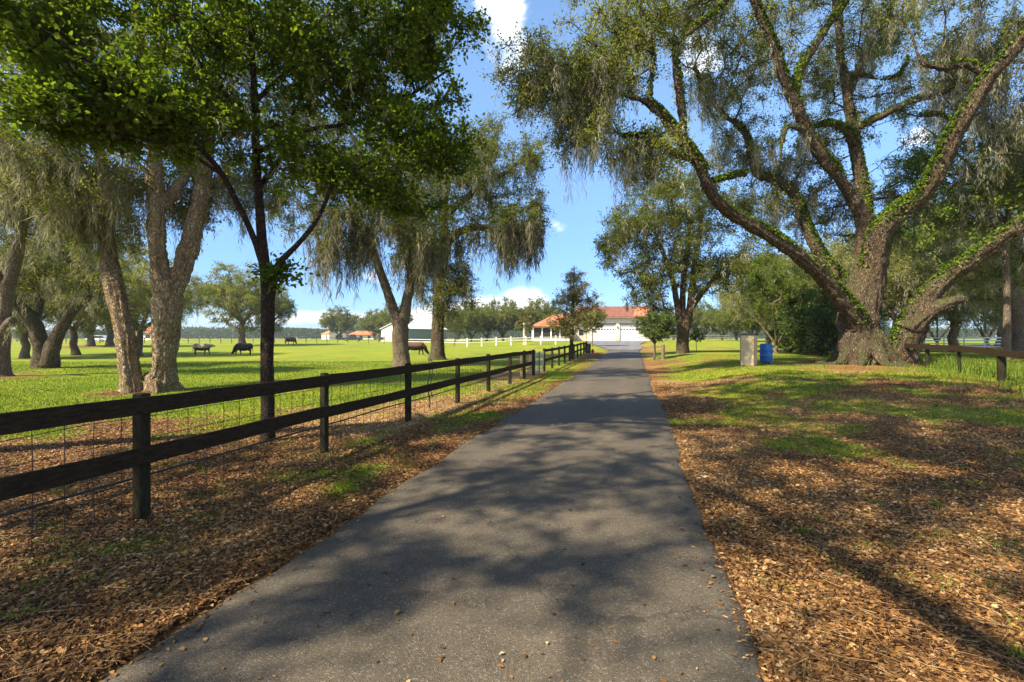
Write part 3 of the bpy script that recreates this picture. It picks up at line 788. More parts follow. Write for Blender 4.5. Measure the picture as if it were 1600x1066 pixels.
# pine straw and fine twigs between the leaves
x, y = scatter(16000, 1.6, 12, 1.0); k = ~drive_in(x, y, -.03) & (grass_at(x, y) < .5); x, y = x[k], y[k]; n = len(x)
a = rng.uniform(0, 6.283, n); L = rng.uniform(.05, .22, n)
d = np.stack([np.cos(a), np.sin(a), rng.normal(0, .1, n)], 1) * L[:, None]
p = np.stack([x, y, gz(x, y) + rng.uniform(.015, .04, n)], 1)
V, Q = prism_arr(p - d / 2, p + d / 2, rng.uniform(.0008, .003, n), np.full(n, .0007))
tag(link('fallen_twigs', mk('fallen_twigs', V, Q, M['litter'], False, {'v': np.repeat(rng.uniform(.5, 1, n), 6)})), kind='stuff')

# grass
def blades(x, y, h, wd, name, mat, lean=.45, vv=None):
    n = len(x); a = rng.uniform(0, 6.283, n); b = rng.uniform(0, 6.283, n)
    p = np.stack([x, y, gz(x, y) - .004], 1)
    s = np.stack([np.cos(a), np.sin(a), 0 * a], 1) * (wd / 2)[:, None]
    ld = np.stack([np.cos(b), np.sin(b), 0 * b], 1) * (h * rng.uniform(.1, 1, n) * lean)[:, None]
    up = np.array([0, 0, 1.])[None] * h[:, None]
    V = np.stack([p - s, p + s, p + s * .7 + ld * .35 + up * .6, p - s * .7 + ld * .35 + up * .6, p + ld + up], 1).reshape(-1, 3)
    o = np.arange(n)[:, None] * 5
    v = np.repeat(rng.uniform(0, 1, n) if vv is None else vv, 5)
    ob = link(name, mk(name, V, [o + np.array([[0, 1, 2, 3]]), o + np.array([[3, 2, 4]])], mat, False, {'v': v}))
    return tag(ob, kind='stuff')
x, y = scatter(460000, 2.2, 34, .95)
g = grass_at(x, y)
k = (rng.uniform(0, 1, len(x)) < np.clip((g - .28) * 1.9, .004, 1)) & ~drive_in(x, y, .03)
x, y, g = x[k], y[k], g[k]; n = len(x)
h = rng.uniform(.022, .062, n) * (.6 + .6 * g) * (1 + .008 * y); wd = rng.uniform(.003, .006, n) * (1 + .10 * y)
blades(x, y, h, wd, 'grass', M['grass'], .9, np.clip(rng.uniform(0, 1, n) * .55 + sstep(.3, .7, fbm(x * .35, y * .35, 40)) * .5 - .05, 0, 1))
# tufts along the verge and the litter
cx, cy = scatter(160, 2.4, 14, .9); k = ~drive_in(cx, cy, .15) & (grass_at(cx, cy) < .75); cx, cy = cx[k], cy[k]
xs = []; ys_ = []
for a, b in zip(cx, cy):
    m = int(rng.integers(12, 60)); sg = rng.uniform(.03, .12); xs.append(a + rng.normal(0, sg, m)); ys_.append(b + rng.normal(0, sg, m))
x = np.concatenate(xs); y = np.concatenate(ys_); n = len(x)
blades(x, y, rng.uniform(.03, .10, n), rng.uniform(.004, .010, n), 'grass', M['weed'], 1.0)

# the air: pale haze that only the far trees show
m, nt, out = newmat('haze'); NH = NT(nt)
vol = NH.n('VolumePrincipled', {'Color': (.80, .88, 1.0), 'Density': HAZE, 'Anisotropy': .2})
nt.links.new(vol.outputs[0], out.inputs['Volume'])
if HAZE > 0:
    tag(MB().box((0, 1220, 14), (3010, 2580, 34)).build('haze', m), kind='stuff')
M['barnwall'] = plain('white_steel_wall', (.52, .53, .54), .5, .06, .8)
# ------------------------------------------------------------------ trees traced from the photograph
OAKM = dict(bark=M['bark'], leaf=M['oakleaf'], moss=M['moss'], ivy=M['ivy'])
PALEM = dict(bark=M['barkpale'], leaf=M['oakleaf'], moss=M['moss'], ivy=M['ivy'])
GREYM = dict(bark=M['barkgrey'], leaf=M['oakleaf'], moss=M['moss'], ivy=M['ivy'])
BIGM = dict(bark=M['barkdark'], leaf=M['bigleaf'], moss=M['moss'], ivy=M['ivy'])
def foot(px, Y, dz=0.0):
    x = (px - 800) / F * Y
    return np.array([x, Y, gzf(x, Y) + dz])
def zn(px, py, Y, rx, ry, rd, k, lo, hi):
    return (P(px, py, Y), (rx * Y / F, rd, ry * Y / F), k, lo, hi)

# --- the great live oak on the right
Y0 = 23.0; b = foot(1355, Y0)
t = Tree(b, 11); t.rs = .90
t.plimb([(1346, 585, Y0, 50), (1346, 572, Y0, 44), (1345, 550, Y0, 38), (1344, 520, Y0, 36), (1344, 490, Y0, 37), (1350, 460, Y0, 36), (1357, 430, Y0, 31), (1358, 400, Y0 + .2, 27), (1357, 365, Y0 + .3, 24)], step=.22, gn=.03)
I = 1.0; t.rs = .62
t.plimb([(1350, 540, Y0 - .2, 16), (1338, 505, Y0 - .4, 27), (1312, 468, Y0 - .7, 24), (1282, 432, Y0 - 1.1, 21), (1240, 395, Y0 - 1.6, 18.5), (1190, 362, Y0 - 2.1, 17), (1140, 334, Y0 - 2.5, 16), (1112, 302, Y0 - 2.8, 15), (1095, 265, Y0 - 3, 13.5), (1062, 218, Y0 - 3.2, 12), (1032, 180, Y0 - 3.4, 10.5), (1010, 160, Y0 - 3.6, 9), (980, 150, Y0 - 3.8, 7), (940, 142, Y0 - 4, 5.5), (892, 150, Y0 - 4.2, 4), (850, 158, Y0 - 4.4, 2.5)], ivy=I)
t.plimb([(1068, 226, Y0 - 3.1, 9.5), (1066, 180, Y0 - 3, 9.5), (1062, 140, Y0 - 2.9, 9), (1055, 95, Y0 - 2.8, 8), (1060, 66, Y0 - 2.7, 7), (1088, 42, Y0 - 2.5, 6), (1130, 10, Y0 - 2.3, 5), (1150, -30, Y0 - 2.2, 3.5)], ivy=I * .5)
t.plimb([(1058, 72, Y0 - 2.7, 6), (1032, 50, Y0 - 3, 5), (1005, 20, Y0 - 3.3, 4), (975, -20, Y0 - 3.5, 3)], ivy=I * .4)
t.plimb([(1013, 162, Y0 - 3.6, 7), (1020, 125, Y0 - 3.4, 6), (1018, 85, Y0 - 3.3, 5), (1010, 40, Y0 - 3.4, 4), (985, 35, Y0 - 3.6, 3), (955, 52, Y0 - 3.9, 2.5)], ivy=I * .3)
t.plimb([(1080, 248, Y0 - 3.1, 8), (1055, 242, Y0 - 3.4, 7), (1030, 228, Y0 - 3.8, 6), (1002, 214, Y0 - 4.2, 5), (975, 215, Y0 - 4.6, 3)], ivy=I)
t.plimb([(1098, 290, Y0 - 2.9, 6), (1130, 280, Y0 - 2.2, 6), (1165, 272, Y0 - 1.4, 7)], ivy=I)
t.plimb([(1335, 470, Y0 + .5, 22), (1310, 432, Y0 + .9, 18), (1283, 398, Y0 + 1.3, 16), (1258, 350, Y0 + 1.7, 14), (1244, 312, Y0 + 2, 13), (1220, 286, Y0 + 2.2, 12), (1182, 272, Y0 + 2.3, 10), (1172, 240, Y0 + 2.3, 8.5), (1160, 205, Y0 + 2.3, 7), (1132, 180, Y0 + 2.3, 6), (1105, 150, Y0 + 2.3, 4.5), (1085, 110, Y0 + 2.3, 3)], ivy=I)
t.plimb([(1356, 420, Y0 + .2, 16), (1357, 372, Y0 + .2, 21), (1340, 322, Y0 - .1, 19), (1311, 279, Y0 - .5, 17), (1277, 236, Y0 - .9, 15.5), (1255, 195, Y0 - 1.2, 14), (1242, 165, Y0 - 1.4, 13), (1222, 120, Y0 - 1.6, 11.5), (1208, 75, Y0 - 1.8, 10.5), (1186, 25, Y0 - 2, 9.5), (1165, -30, Y0 - 2.2, 8), (1150, -90, Y0 - 2.4, 5)], ivy=I)
t.plimb([(1240, 150, Y0 - 1.4, 9.5), (1250, 110, Y0 - 1.2, 9.5), (1270, 78, Y0 - 1, 9.5), (1292, 45, Y0 - .8, 9.5), (1315, 15, Y0 - .6, 9), (1340, -25, Y0 - .4, 7), (1365, -80, Y0, 4)], ivy=I)
t.plimb([(1276, 232, Y0 - .9, 8), (1255, 205, Y0 - 1.3, 7), (1228, 200, Y0 - 1.8, 6), (1222, 225, Y0 - 2.1, 4.5), (1218, 250, Y0 - 2.3, 3)], ivy=I)
t.plimb([(1356, 360, Y0 + .5, 17), (1350, 310, Y0 + .8, 15), (1342, 262, Y0 + 1, 13.5), (1334, 215, Y0 + 1.1, 12.5), (1326, 160, Y0 + 1.2, 11.5), (1318, 115, Y0 + 1.2, 10), (1312, 75, Y0 + 1.2, 8), (1308, 20, Y0 + 1.2, 6), (1300, -40, Y0 + 1.2, 4)], ivy=I * .15)
t.plimb([(1326, 150, Y0 + 1.2, 9), (1342, 105, Y0 + 1.4, 8.5), (1362, 62, Y0 + 1.6, 8), (1385, 28, Y0 + 1.8, 7), (1400, -15, Y0 + 2, 5)], ivy=I * .2)
t.plimb([(1336, 228, Y0 + 1, 10), (1322, 205, Y0 + .6, 10), (1296, 194, Y0 + .1, 8), (1275, 200, Y0 - .2, 6)], ivy=I * 1.3)
t.plimb([(1344, 200, Y0 + 1, 8), (1370, 185, Y0 + .6, 8), (1400, 170, Y0 + .2, 8), (1430, 158, Y0, 7.5), (1462, 150, Y0 - .2, 6.5), (1490, 138, Y0 - .4, 5)], ivy=I * 1.4)
t.plimb([(1404, 170, Y0 + .2, 6), (1432, 182, Y0 - .1, 6), (1465, 180, Y0 - .4, 5), (1490, 190, Y0 - .6, 3)], ivy=I * 1.2)
t.plimb([(1328, 118, Y0 + 1.2, 6), (1352, 118, Y0 + 1, 5.5), (1378, 125, Y0 + .8, 4.5), (1405, 118, Y0 + .6, 3.5), (1420, 95, Y0 + .4, 2.5)], ivy=I)
t.plimb([(1352, 500, Y0, 18), (1358, 468, Y0 - .1, 29), (1362, 440, Y0 - .2, 34.0), (1366, 400, Y0 - .4, 33.8), (1376, 362, Y0 - .8, 29.9), (1404, 330, Y0 - 1.2, 27.3), (1440, 302, Y0 - 1.7, 26.0), (1464, 264, Y0 - 2.2, 25.4), (1486, 218, Y0 - 2.7, 24.7), (1512, 172, Y0 - 3.2, 22.8), (1542, 124, Y0 - 3.7, 20.8), (1578, 84, Y0 - 4.2, 18.9), (1618, 40, Y0 - 4.8, 15.6), (1660, -10, Y0 - 5.3, 11.7), (1690, -70, Y0 - 5.6, 7.8)], ivy=I)
t.plimb([(1545, 122, Y0 - 3.6, 9), (1510, 100, Y0 - 3.4, 9), (1475, 106, Y0 - 3.2, 9), (1445, 100, Y0 - 3, 8.5), (1432, 80, Y0 - 2.9, 7)], ivy=I * .8)
t.plimb([(1402, 590, Y0 - .3, 46), (1408, 562, Y0 - .4, 42), (1420, 530, Y0 - .6, 40), (1436, 497, Y0 - .9, 37), (1454, 462, Y0 - 1.2, 32), (1486, 430, Y0 - 1.6, 27), (1540, 390, Y0 - 2.2, 24), (1600, 347, Y0 - 2.9, 22.5), (1660, 305, Y0 - 3.5, 19), (1730, 270, Y0 - 4.2, 10), (1800, 220, Y0 - 5, 6)], ivy=I)
t.plimb([(1420, 515, Y0 - .9, 26), (1450, 490, Y0 - 1.3, 23), (1478, 475, Y0 - 1.7, 20), (1498, 468, Y0 - 2, 17), (1506, 465, Y0 - 2.1, 15)], ivy=0)
for ang, ln in [(.2, 2.4), (1.2, 2.0), (2.2, 2.6), (3.3, 2.8), (4.0, 2.2), (4.7, 2.9), (5.4, 2.4), (5.9, 2.1)]:
    d = np.array([math.cos(ang), math.sin(ang), 0]); q = b + np.array([-.1, 0, 0])
    e = q + d * ln; e[2] = gzf(e[0], e[1]) - .05
    t.limb([(*(q + d * .25 + np.array([0, 0, 2.0])), .3), (*(q + d * .70 + np.array([0, 0, .9])), .32), (*(q + d * 1.12 + np.array([0, 0, .28])), .26), (*(q + d * 1.55 + np.array([0, 0, .03])), .15), (*e, .05)])
T = blob_targets([
    (900, 120, 19, 95, 70, 2.2, 99), (820, 130, 18.7, 60, 60, 1.6, 36), (985, 70, 20, 80, 70, 2.5, 74), (1080, 30, 23.4, 90, 60, 3, 55), (1010, 235, 19, 60, 50, 1.6, 36), (920, 210, 18.6, 60, 40, 1.5, 26),
    (1130, 130, 24.9, 80, 80, 3, 58), (1160, 230, 26.4, 80, 60, 3, 44), (1200, 60, 24.4, 80, 80, 3.5, 52), (1220, 300, 27.9, 80, 50, 2.5, 52), (1290, 120, 26.4, 70, 90, 3.5, 58), (1275, 220, 25.9, 60, 60, 2.5, 40),
    (1300, 330, 29.4, 70, 50, 3, 52), (1390, 60, 26.4, 80, 70, 4, 60), (1410, 170, 26.4, 80, 60, 3.5, 40), (1430, 260, 28.4, 60, 60, 3, 44), (1500, 90, 22.9, 80, 70, 3, 44), (1560, 200, 22.4, 60, 70, 3, 40),
    (1580, 90, 21.4, 70, 70, 2.5, 47), (1250, -80, 23, 320, 90, 6, 192), (1000, -60, 20.5, 150, 80, 4, 74), (1550, -70, 19, 200, 100, 5, 96), (1650, 250, 21.4, 90, 70, 4, 40), (1160, 330, 23.4, 70, 30, 2, 18), (1490, 330, 26.4, 70, 50, 3, 40), (1400, 360, 30.4, 70, 60, 3, 52), (1560, 420, 27.4, 60, 40, 3, 29)], t.rg)
OAKL = dict(OAKM, leaf=M['oaklight'])
oak = finish(t, T, 'live_oak', 'huge spreading live oak with ivy-clad limbs, the thickest trunk on the right', 'oak tree', OAKL, None, b[2] + 3.0, .3, .1, .014, 24, .07,
    dict(R=.85, twigs=11, per=12, L=.115, Wr=.52, flat=.7, vlo=.15, vhi=.95, twr=.008),
    dict(n=1500, lo=.3, hi=1.3, strands=38, width=.022, spread=.16, zone=[zn(930, 170, 19, 75, 70, 3, 110, .9, 2.6), zn(985, 230, 19, 45, 40, 2, 40, .9, 2.2), zn(1560, 110, 20.4, 95, 110, 4.5, 220, .9, 2.4), zn(1130, 180, 23, 90, 90, 4, 85, .6, 1.6), zn(1420, 70, 23.5, 100, 60, 4, 85, .6, 1.4), zn(1420, 310, 26, 90, 70, 4, 119, .6, 1.8), zn(1240, 280, 24, 90, 60, 4, 102, .6, 1.6)]),
    dict(dens=1000, L=.115, spread=1.15), .055)

# --- the twin-trunked pale oak on the left
Y0 = 15.0; b = foot(230, Y0)
t = Tree(b, 12); t.rs = .83
t.plimb([(248, 622, Y0, 34), (250, 608, Y0, 29), (254, 580, Y0, 25), (257, 545, Y0, 24), (259, 500, Y0, 26), (262, 465, Y0, 27), (263, 440, Y0, 25)], step=.14, gn=.02)
t.plimb([(258, 455, Y0 - .05, 24), (248, 420, Y0 - .1, 19), (245, 380, Y0 - .1, 17.5), (244, 330, Y0 - .1, 17), (240, 270, Y0 - .1, 16), (237, 210, Y0 - .1, 14), (230, 150, Y0 - .2, 13), (222, 90, Y0 - .3, 11), (212, 20, Y0 - .4, 9), (200, -80, Y0 - .5, 5)], step=.2, gn=.03)
t.plimb([(268, 455, Y0 + .1, 22), (284, 420, Y0 + .25, 18), (298, 380, Y0 + .4, 17), (308, 335, Y0 + .5, 16), (318, 290, Y0 + .6, 14), (324, 235, Y0 + .8, 12), (332, 160, Y0 + 1, 10), (345, 60, Y0 + 1.2, 7), (360, -60, Y0 + 1.4, 4)], step=.2, gn=.03)
t.plimb([(246, 335, Y0 - .1, 12), (262, 312, Y0 + .1, 11.5), (280, 290, Y0 + .3, 11), (296, 262, Y0 + .6, 9), (312, 230, Y0 + 1, 7), (350, 180, Y0 + 1.8, 4)], step=.2)
t.plimb([(212, 626, Y0 - .15, 27), (207, 606, Y0 - .15, 20), (202, 570, Y0 - .1, 17.5), (195, 525, Y0, 17), (187, 485, Y0 + .1, 16.5), (180, 450, Y0 + .2, 18), (172, 410, Y0 + .35, 16), (168, 360, Y0 + .5, 14), (170, 310, Y0 + .6, 11), (160, 250, Y0 + .7, 9), (140, 180, Y0 + .9, 6), (110, 110, Y0 + 1.2, 4)], step=.16, gn=.03)
t.plimb([(170, 350, Y0 + .5, 7), (140, 325, Y0 + .2, 6), (105, 318, Y0 - .3, 4), (60, 320, Y0 - .9, 2)], step=.2)
for ang, ln in [(.1, 1.0), (1.0, .9), (2.2, .9), (5.5, 1.0)]:
    d = np.array([math.cos(ang), math.sin(ang), 0]); q = b + np.array([.1, 0, 0])
    e = q + d * ln; e[2] = gzf(e[0], e[1]) - .04
    t.limb([(*(q + d * .2 + np.array([0, 0, .5])), .16), (*(q + d * .6 + np.array([0, 0, .15])), .17), (*e, .05)])
T = blob_targets([(110, 285, 14.3, 130, 60, 2, 84), (60, 200, 14, 120, 80, 2.5, 56), (200, 90, 15, 180, 130, 3.5, 140), (330, 150, 16, 90, 120, 2.5, 77), (470, 80, 16.5, 130, 120, 3, 98), (220, -110, 15, 330, 140, 5, 168), (350, 290, 16.5, 50, 50, 1.5, 31), (150, 360, 15.6, 60, 40, 1.4, 34), (290, 330, 16.5, 40, 40, 1, 20), (590, 40, 17, 120, 90, 3, 84), (640, -160, 16, 160, 90, 4, 84), (60, 60, 14.5, 120, 120, 3, 98), (270, 270, 16.5, 120, 60, 2, 56), (420, 300, 17, 60, 50, 2, 34)], t.rg)
finish(t, T, 'twin_oak', 'pale-barked oak with two trunks splitting at the ground, just over the board fence', 'oak tree', PALEM, None, b[2] + 3.2, .3, .1, .011, 22, .06,
    dict(R=.65, twigs=10, per=12, L=.085, flat=.75, vlo=.1, vhi=.95),
    dict(n=420, lo=.3, hi=1.4, vs=.7, strands=36, width=.019, spread=.085, zone=[zn(110, 280, 14.3, 150, 70, 3, 240, .5, 1.6), zn(330, 300, 16, 80, 120, 2, 90, .5, 1.6), zn(480, 130, 16.5, 120, 100, 3, 90, .5, 1.4)]), None, .04)

# --- young broad-leaved tree at the fence
Y0 = 7.7; b = foot(417, Y0)
t = Tree(b, 13)
t.plimb([(417, 700, Y0, 17), (417, 688, Y0, 13), (417, 650, Y0, 11), (416, 600, Y0, 10.5), (415, 540, Y0, 10.5), (416, 480, Y0, 11), (414, 430, Y0, 10), (410, 400, Y0, 9), (406, 350, Y0, 8), (402, 290, Y0, 7.2), (399, 230, Y0, 6.6), (398, 170, Y0, 6), (394, 100, Y0, 5), (388, 20, Y0, 4), (380, -80, Y0, 2.6)], step=.12, gn=.05)
t.plimb([(421, 470, Y0, 8), (428, 435, Y0 - .05, 7), (436, 412, Y0 - .1, 6), (462, 386, Y0 - .2, 4.6), (490, 352, Y0 - .3, 4), (508, 318, Y0 - .4, 3.4), (522, 285, Y0 - .5, 3), (560, 262, Y0 - .4, 2.6), (610, 242, Y0 - .2, 2.2), (670, 228, Y0, 1.6)], step=.12)
t.plimb([(410, 412, Y0, 6), (396, 372, Y0 - .1, 5.4), (372, 320, Y0 - .35, 5), (340, 262, Y0 - .6, 4.6), (290, 212, Y0 - .9, 4.2), (230, 170, Y0 - 1.2, 3.8), (170, 120, Y0 - 1.5, 3.2), (100, 70, Y0 - 1.8, 2.6), (30, 20, Y0 - 2.1, 1.8)], step=.12)
t.plimb([(350, 275, Y0 - .55, 3.6), (280, 232, Y0 - .9, 3.2), (200, 212, Y0 - 1.3, 2.6), (110, 200, Y0 - 1.6, 2), (30, 188, Y0 - 1.9, 1.3)], step=.12)
t.plimb([(400, 300, Y0, 4.5), (430, 262, Y0 + .4, 4), (450, 220, Y0 + .7, 3.4), (460, 170, Y0 + .9, 2.8)], step=.12)
t.plimb([(398, 200, Y0, 4.4), (372, 168, Y0 - .3, 3.8), (320, 110, Y0 - .6, 3.2), (280, 40, Y0 - .8, 2.4), (262, -30, Y0 - 1, 1.8)], step=.12)
t.plimb([(398, 160, Y0, 4.4), (440, 120, Y0 + .3, 3.8), (500, 78, Y0 + .6, 3), (560, 40, Y0 + .8, 2.2)], step=.12)
t.plimb([(400, 240, Y0, 4.2), (470, 205, Y0 + .3, 3.6), (560, 190, Y0 + .6, 3), (640, 150, Y0 + .8, 2.2), (700, 110, Y0 + 1, 1.6)], step=.12)
T = blob_targets([(80, 60, 6.3, 130, 90, 1.0, 60), (200, 150, 6.6, 130, 80, .9, 60), (90, 190, 6.2, 110, 50, .8, 36), (320, 60, 7.2, 130, 100, 1.2, 56), (330, 200, 7.2, 80, 70, .9, 30), (450, 60, 8, 110, 110, 1.3, 54), (560, 150, 8.3, 110, 80, 1.2, 60), (660, 90, 8.5, 80, 100, 1.1, 60), (660, 225, 8, 85, 50, .9, 50), (560, 280, 7.6, 90, 45, .8, 34), (470, 250, 8, 80, 60, 1, 26), (640, 20, 8.6, 110, 70, 1.2, 36), (400, -120, 7.7, 380, 110, 2, 120), (440, 430, 7.6, 25, 30, .25, 5), (640, 320, 8.2, 50, 20, .6, 10)], t.rg)
finish(t, T, 'broadleaf_tree', 'slim dark young tree with large bright green leaves, right behind the board fence', 'tree', BIGM, None, b[2] + 2.7, .32, .05, .006, 14, .06,
    dict(R=.43, twigs=9, per=13, L=.070, Wr=.62, flat=.5, up=.9, vlo=.1, vhi=1.0, twr=.004, oval=True),
    dict(n=150, lo=.15, hi=.55, strands=13, width=.012, spread=.05, zone=[zn(470, 200, 8, 140, 80, 1.5, 40, .3, .8)]), None)

# --- moss-hung pair beyond the fence
Y0 = 27.0; b = foot(622, Y0)
t = Tree(b, 14)
t.plimb([(630, 580, Y0, 18), (629, 570, Y0, 14), (627, 545, Y0, 12.5), (626, 515, Y0, 13), (624, 498, Y0, 12)], step=.2)
t.plimb([(622, 505, Y0, 10), (612, 475, Y0 - .1, 8), (600, 440, Y0 - .2, 7), (588, 405, Y0 - .3, 6.5), (570, 372, Y0 - .4, 6), (555, 330, Y0 - .5, 5), (540, 270, Y0 - .6, 3)], step=.25)
t.plimb([(629, 505, Y0, 10), (636, 470, Y0 + .1, 8), (642, 435, Y0 + .2, 7), (640, 395, Y0 + .4, 6.5), (632, 350, Y0 + .6, 6), (625, 290, Y0 + .8, 4.5), (620, 220, Y0 + 1, 3)], step=.25)
t.plimb([(640, 420, Y0 + .3, 5), (628, 385, Y0 - .2, 4.5), (618, 340, Y0 - .7, 4), (600, 280, Y0 - 1, 3)], step=.25)
T = blob_targets([(590, 330, 27, 110, 60, 3, 120), (530, 370, 26.5, 55, 45, 2, 51), (560, 240, 27, 120, 80, 3, 105), (650, 370, 26.5, 50, 45, 2, 51), (640, 230, 28, 80, 80, 3, 60), (480, 320, 27, 60, 60, 2.5, 45), (470, 210, 27, 70, 80, 3, 51)], t.rg)
finish(t, T, 'moss_hung_oak', 'grey forked oak curtained in long moss, between the fence and the brown cow', 'oak tree', GREYM, 'moss-hung oaks beside the paddock', b[2] + 3.2, .3, .1, .014, 16, .07,
    dict(R=.8, twigs=9, per=9, L=.12, flat=.7, vlo=.05, vhi=.75),
    dict(n=420, lo=.5, hi=1.9, strands=36, vs=.4, width=.034, spread=.13, zone=[zn(540, 380, 26.5, 70, 50, 3, 140, 1, 3.2), zn(650, 390, 26.5, 50, 40, 2, 110, .8, 2.4)]), None)  # low vs darkens the moss colour to stand for its backlit shade

Y0 = 36.0; b = foot(685, Y0)
t = Tree(b, 15)
t.plimb([(684, 566, Y0, 19), (684, 558, Y0, 13), (684, 535, Y0, 10), (684, 500, Y0, 9.5), (686, 460, Y0, 9.5), (688, 420, Y0, 9), (692, 380, Y0, 8), (690, 330, Y0, 7), (700, 280, Y0, 5.5), (715, 230, Y0, 3.5)], step=.3)
t.plimb([(691, 390, Y0, 6.5), (715, 365, Y0 - .4, 6), (745, 355, Y0 - .8, 5.5), (780, 362, Y0 - 1.2, 4.5), (815, 372, Y0 - 1.5, 3.5), (850, 385, Y0 - 1.7, 2)], step=.3)
t.plimb([(688, 420, Y0, 5.5), (665, 385, Y0 + .4, 5), (640, 340, Y0 + .8, 4), (620, 290, Y0 + 1, 3)], step=.3)
t.plimb([(692, 340, Y0, 5), (740, 300, Y0 + .5, 4.5), (790, 270, Y0 + .8, 3.5), (825, 240, Y0 + .9, 2)], step=.3)
T = blob_targets([(740, 290, 36.5, 100, 65, 5, 225), (800, 355, 34.5, 55, 32, 2.5, 72), (700, 370, 36, 55, 50, 4, 66), (650, 290, 36.5, 70, 80, 4, 81), (715, 450, 36, 32, 45, 2, 45), (690, 480, 36, 25, 25, 1.6, 15), (828, 245, 36.5, 26, 32, 2, 30), (760, 220, 37, 50, 30, 3, 39), (838, 330, 35, 22, 40, 2, 27), (660, 440, 36, 30, 40, 2, 21)], t.rg)
finish(t, T, 'moss_hung_oak', 'straight dark-trunked oak with moss trailing off a long right-hand bough, nearest the white rails', 'oak tree', dict(GREYM, bark=M['bark']), 'moss-hung oaks beside the paddock', b[2] + 3.5, .3, .1, .015, 16, .07,
    dict(R=1.0, twigs=10, per=10, L=.15, flat=.7, vlo=.05, vhi=.85),
    dict(n=400, lo=.6, hi=2.1, strands=36, vs=.4, width=.045, spread=.16, zone=[zn(800, 370, 34.5, 65, 35, 3, 170, 1.2, 3.4), zn(680, 400, 36, 60, 50, 4, 130, 1, 2.8)]), None)  # moss tint darkened here too, in place of backlit shade

# --- left-hand oaks in the pasture
Y0 = 27.0; b = foot(70, Y0)
t = Tree(b, 16)
t.plimb([(66, 580, Y0, 24), (66, 570, Y0, 20), (66, 548, Y0, 17), (62, 530, Y0, 15), (54, 508, Y0, 14), (42, 488, Y0, 12), (25, 470, Y0 - .3, 9), (0, 452, Y0 - .6, 6)], step=.2)
t.plimb([(76, 572, Y0 - .2, 17), (82, 548, Y0 - .2, 14), (90, 525, Y0 - .3, 12), (102, 503, Y0 - .4, 11), (118, 480, Y0 - .5, 9), (140, 462, Y0 - .6, 8), (165, 455, Y0 - .6, 5), (190, 440, Y0 - .5, 3)], step=.2)
t.plimb([(54, 510, Y0 + .1, 9), (60, 480, Y0 + .6, 7), (66, 440, Y0 + 1, 5), (80, 390, Y0 + 1.5, 3)], step=.25)
T = blob_targets([(60, 420, 27, 110, 45, 4, 120), (120, 390, 28, 80, 60, 4, 90), (20, 440, 26.5, 60, 40, 3, 45), (150, 440, 26.5, 50, 22, 2, 27), (90, 340, 28, 120, 60, 4, 90)], t.rg)
finish(t, T, 'pasture_oak', 'low V-forked oak with a knobbly dark trunk on the shaded pasture grass', 'oak tree', OAKM, 'oaks standing in the pasture', b[2] + 1.9, .3, .12, .012, 18, .12,
    dict(R=.8, twigs=9, per=9, L=.12, flat=.7, vlo=.2, vhi=1.0), dict(n=320, lo=.4, hi=1.5, strands=36, width=.04, spread=.2), None)

Y0 = 21.0; b = foot(2, Y0)
t = Tree(b, 17)
t.plimb([(0, 592, Y0, 26), (0, 582, Y0, 20), (2, 555, Y0, 16), (3, 525, Y0, 15), (6, 490, Y0, 15), (12, 455, Y0, 13), (22, 420, Y0, 11), (30, 385, Y0, 10), (36, 350, Y0 - .1, 9), (34, 305, Y0 - .2, 7), (20, 250, Y0 - .3, 5), (0, 180, Y0 - .3, 3)], step=.2, gn=.04)
t.plimb([(12, 455, Y0, 8), (-10, 420, Y0 - .3, 7), (-40, 385, Y0 - .6, 5), (-90, 350, Y0 - .9, 3)], step=.25)
t.plimb([(34, 350, Y0 - .1, 6), (65, 325, Y0 - .1, 5), (105, 310, Y0, 4), (150, 305, Y0 + .2, 2)], step=.25)
t.plimb([(5, 520, Y0, 10), (14, 505, Y0 - .5, 9), (20, 500, Y0 - .8, 7)], step=.2)
T = blob_targets([(60, 300, 21, 130, 55, 3, 120), (-60, 300, 20.5, 120, 90, 3, 90), (140, 310, 21.5, 60, 50, 2, 45), (10, 200, 21, 160, 80, 4, 90), (90, 360, 21.5, 70, 22, 2, 24)], t.rg)
finish(t, T, 'pasture_oak', 'leaning oak cut by the left edge, pale moss hanging over its broken knot', 'oak tree', dict(OAKM, bark=M['barkgrey']), 'oaks standing in the pasture', b[2] + 4.0, .3, .12, .012, 18, .09,
    dict(R=.75, twigs=9, per=9, L=.105, flat=.7, vlo=.15, vhi=.95), dict(n=480, lo=.4, hi=1.7, strands=36, width=.022, spread=.16), None)

# --- tree with several upright stems right of the drive
Y0 = 40.0; b = foot(1067, Y0)
t = Tree(b, 18)
t.plimb([(1067, 563, Y0, 15), (1067, 556, Y0, 11), (1067, 535, Y0, 9.5), (1067, 512, Y0, 10)], step=.3)
t.plimb([(1064, 515, Y0, 6), (1058, 480, Y0, 5), (1052, 445, Y0, 4.5), (1040, 405, Y0, 3.5), (1025, 370, Y0, 2.5)], step=.3)
t.plimb([(1067, 515, Y0, 6), (1066, 470, Y0 + .3, 5), (1068, 430, Y0 + .5, 4.5), (1074, 390, Y0 + .7, 4), (1078, 340, Y0 + .8, 3)], step=.3)
t.plimb([(1070, 515, Y0, 7), (1078, 478, Y0 - .2, 6), (1082, 445, Y0 - .3, 5.5), (1086, 410, Y0 - .3, 5), (1092, 370, Y0 - .3, 4), (1100, 320, Y0 - .3, 2.5)], step=.3)
t.plimb([(1078, 485, Y0 - .2, 5), (1095, 460, Y0 - .6, 4.5), (1112, 440, Y0 - .9, 4), (1132, 415, Y0 - 1.2, 3), (1160, 395, Y0 - 1.5, 2)], step=.3)
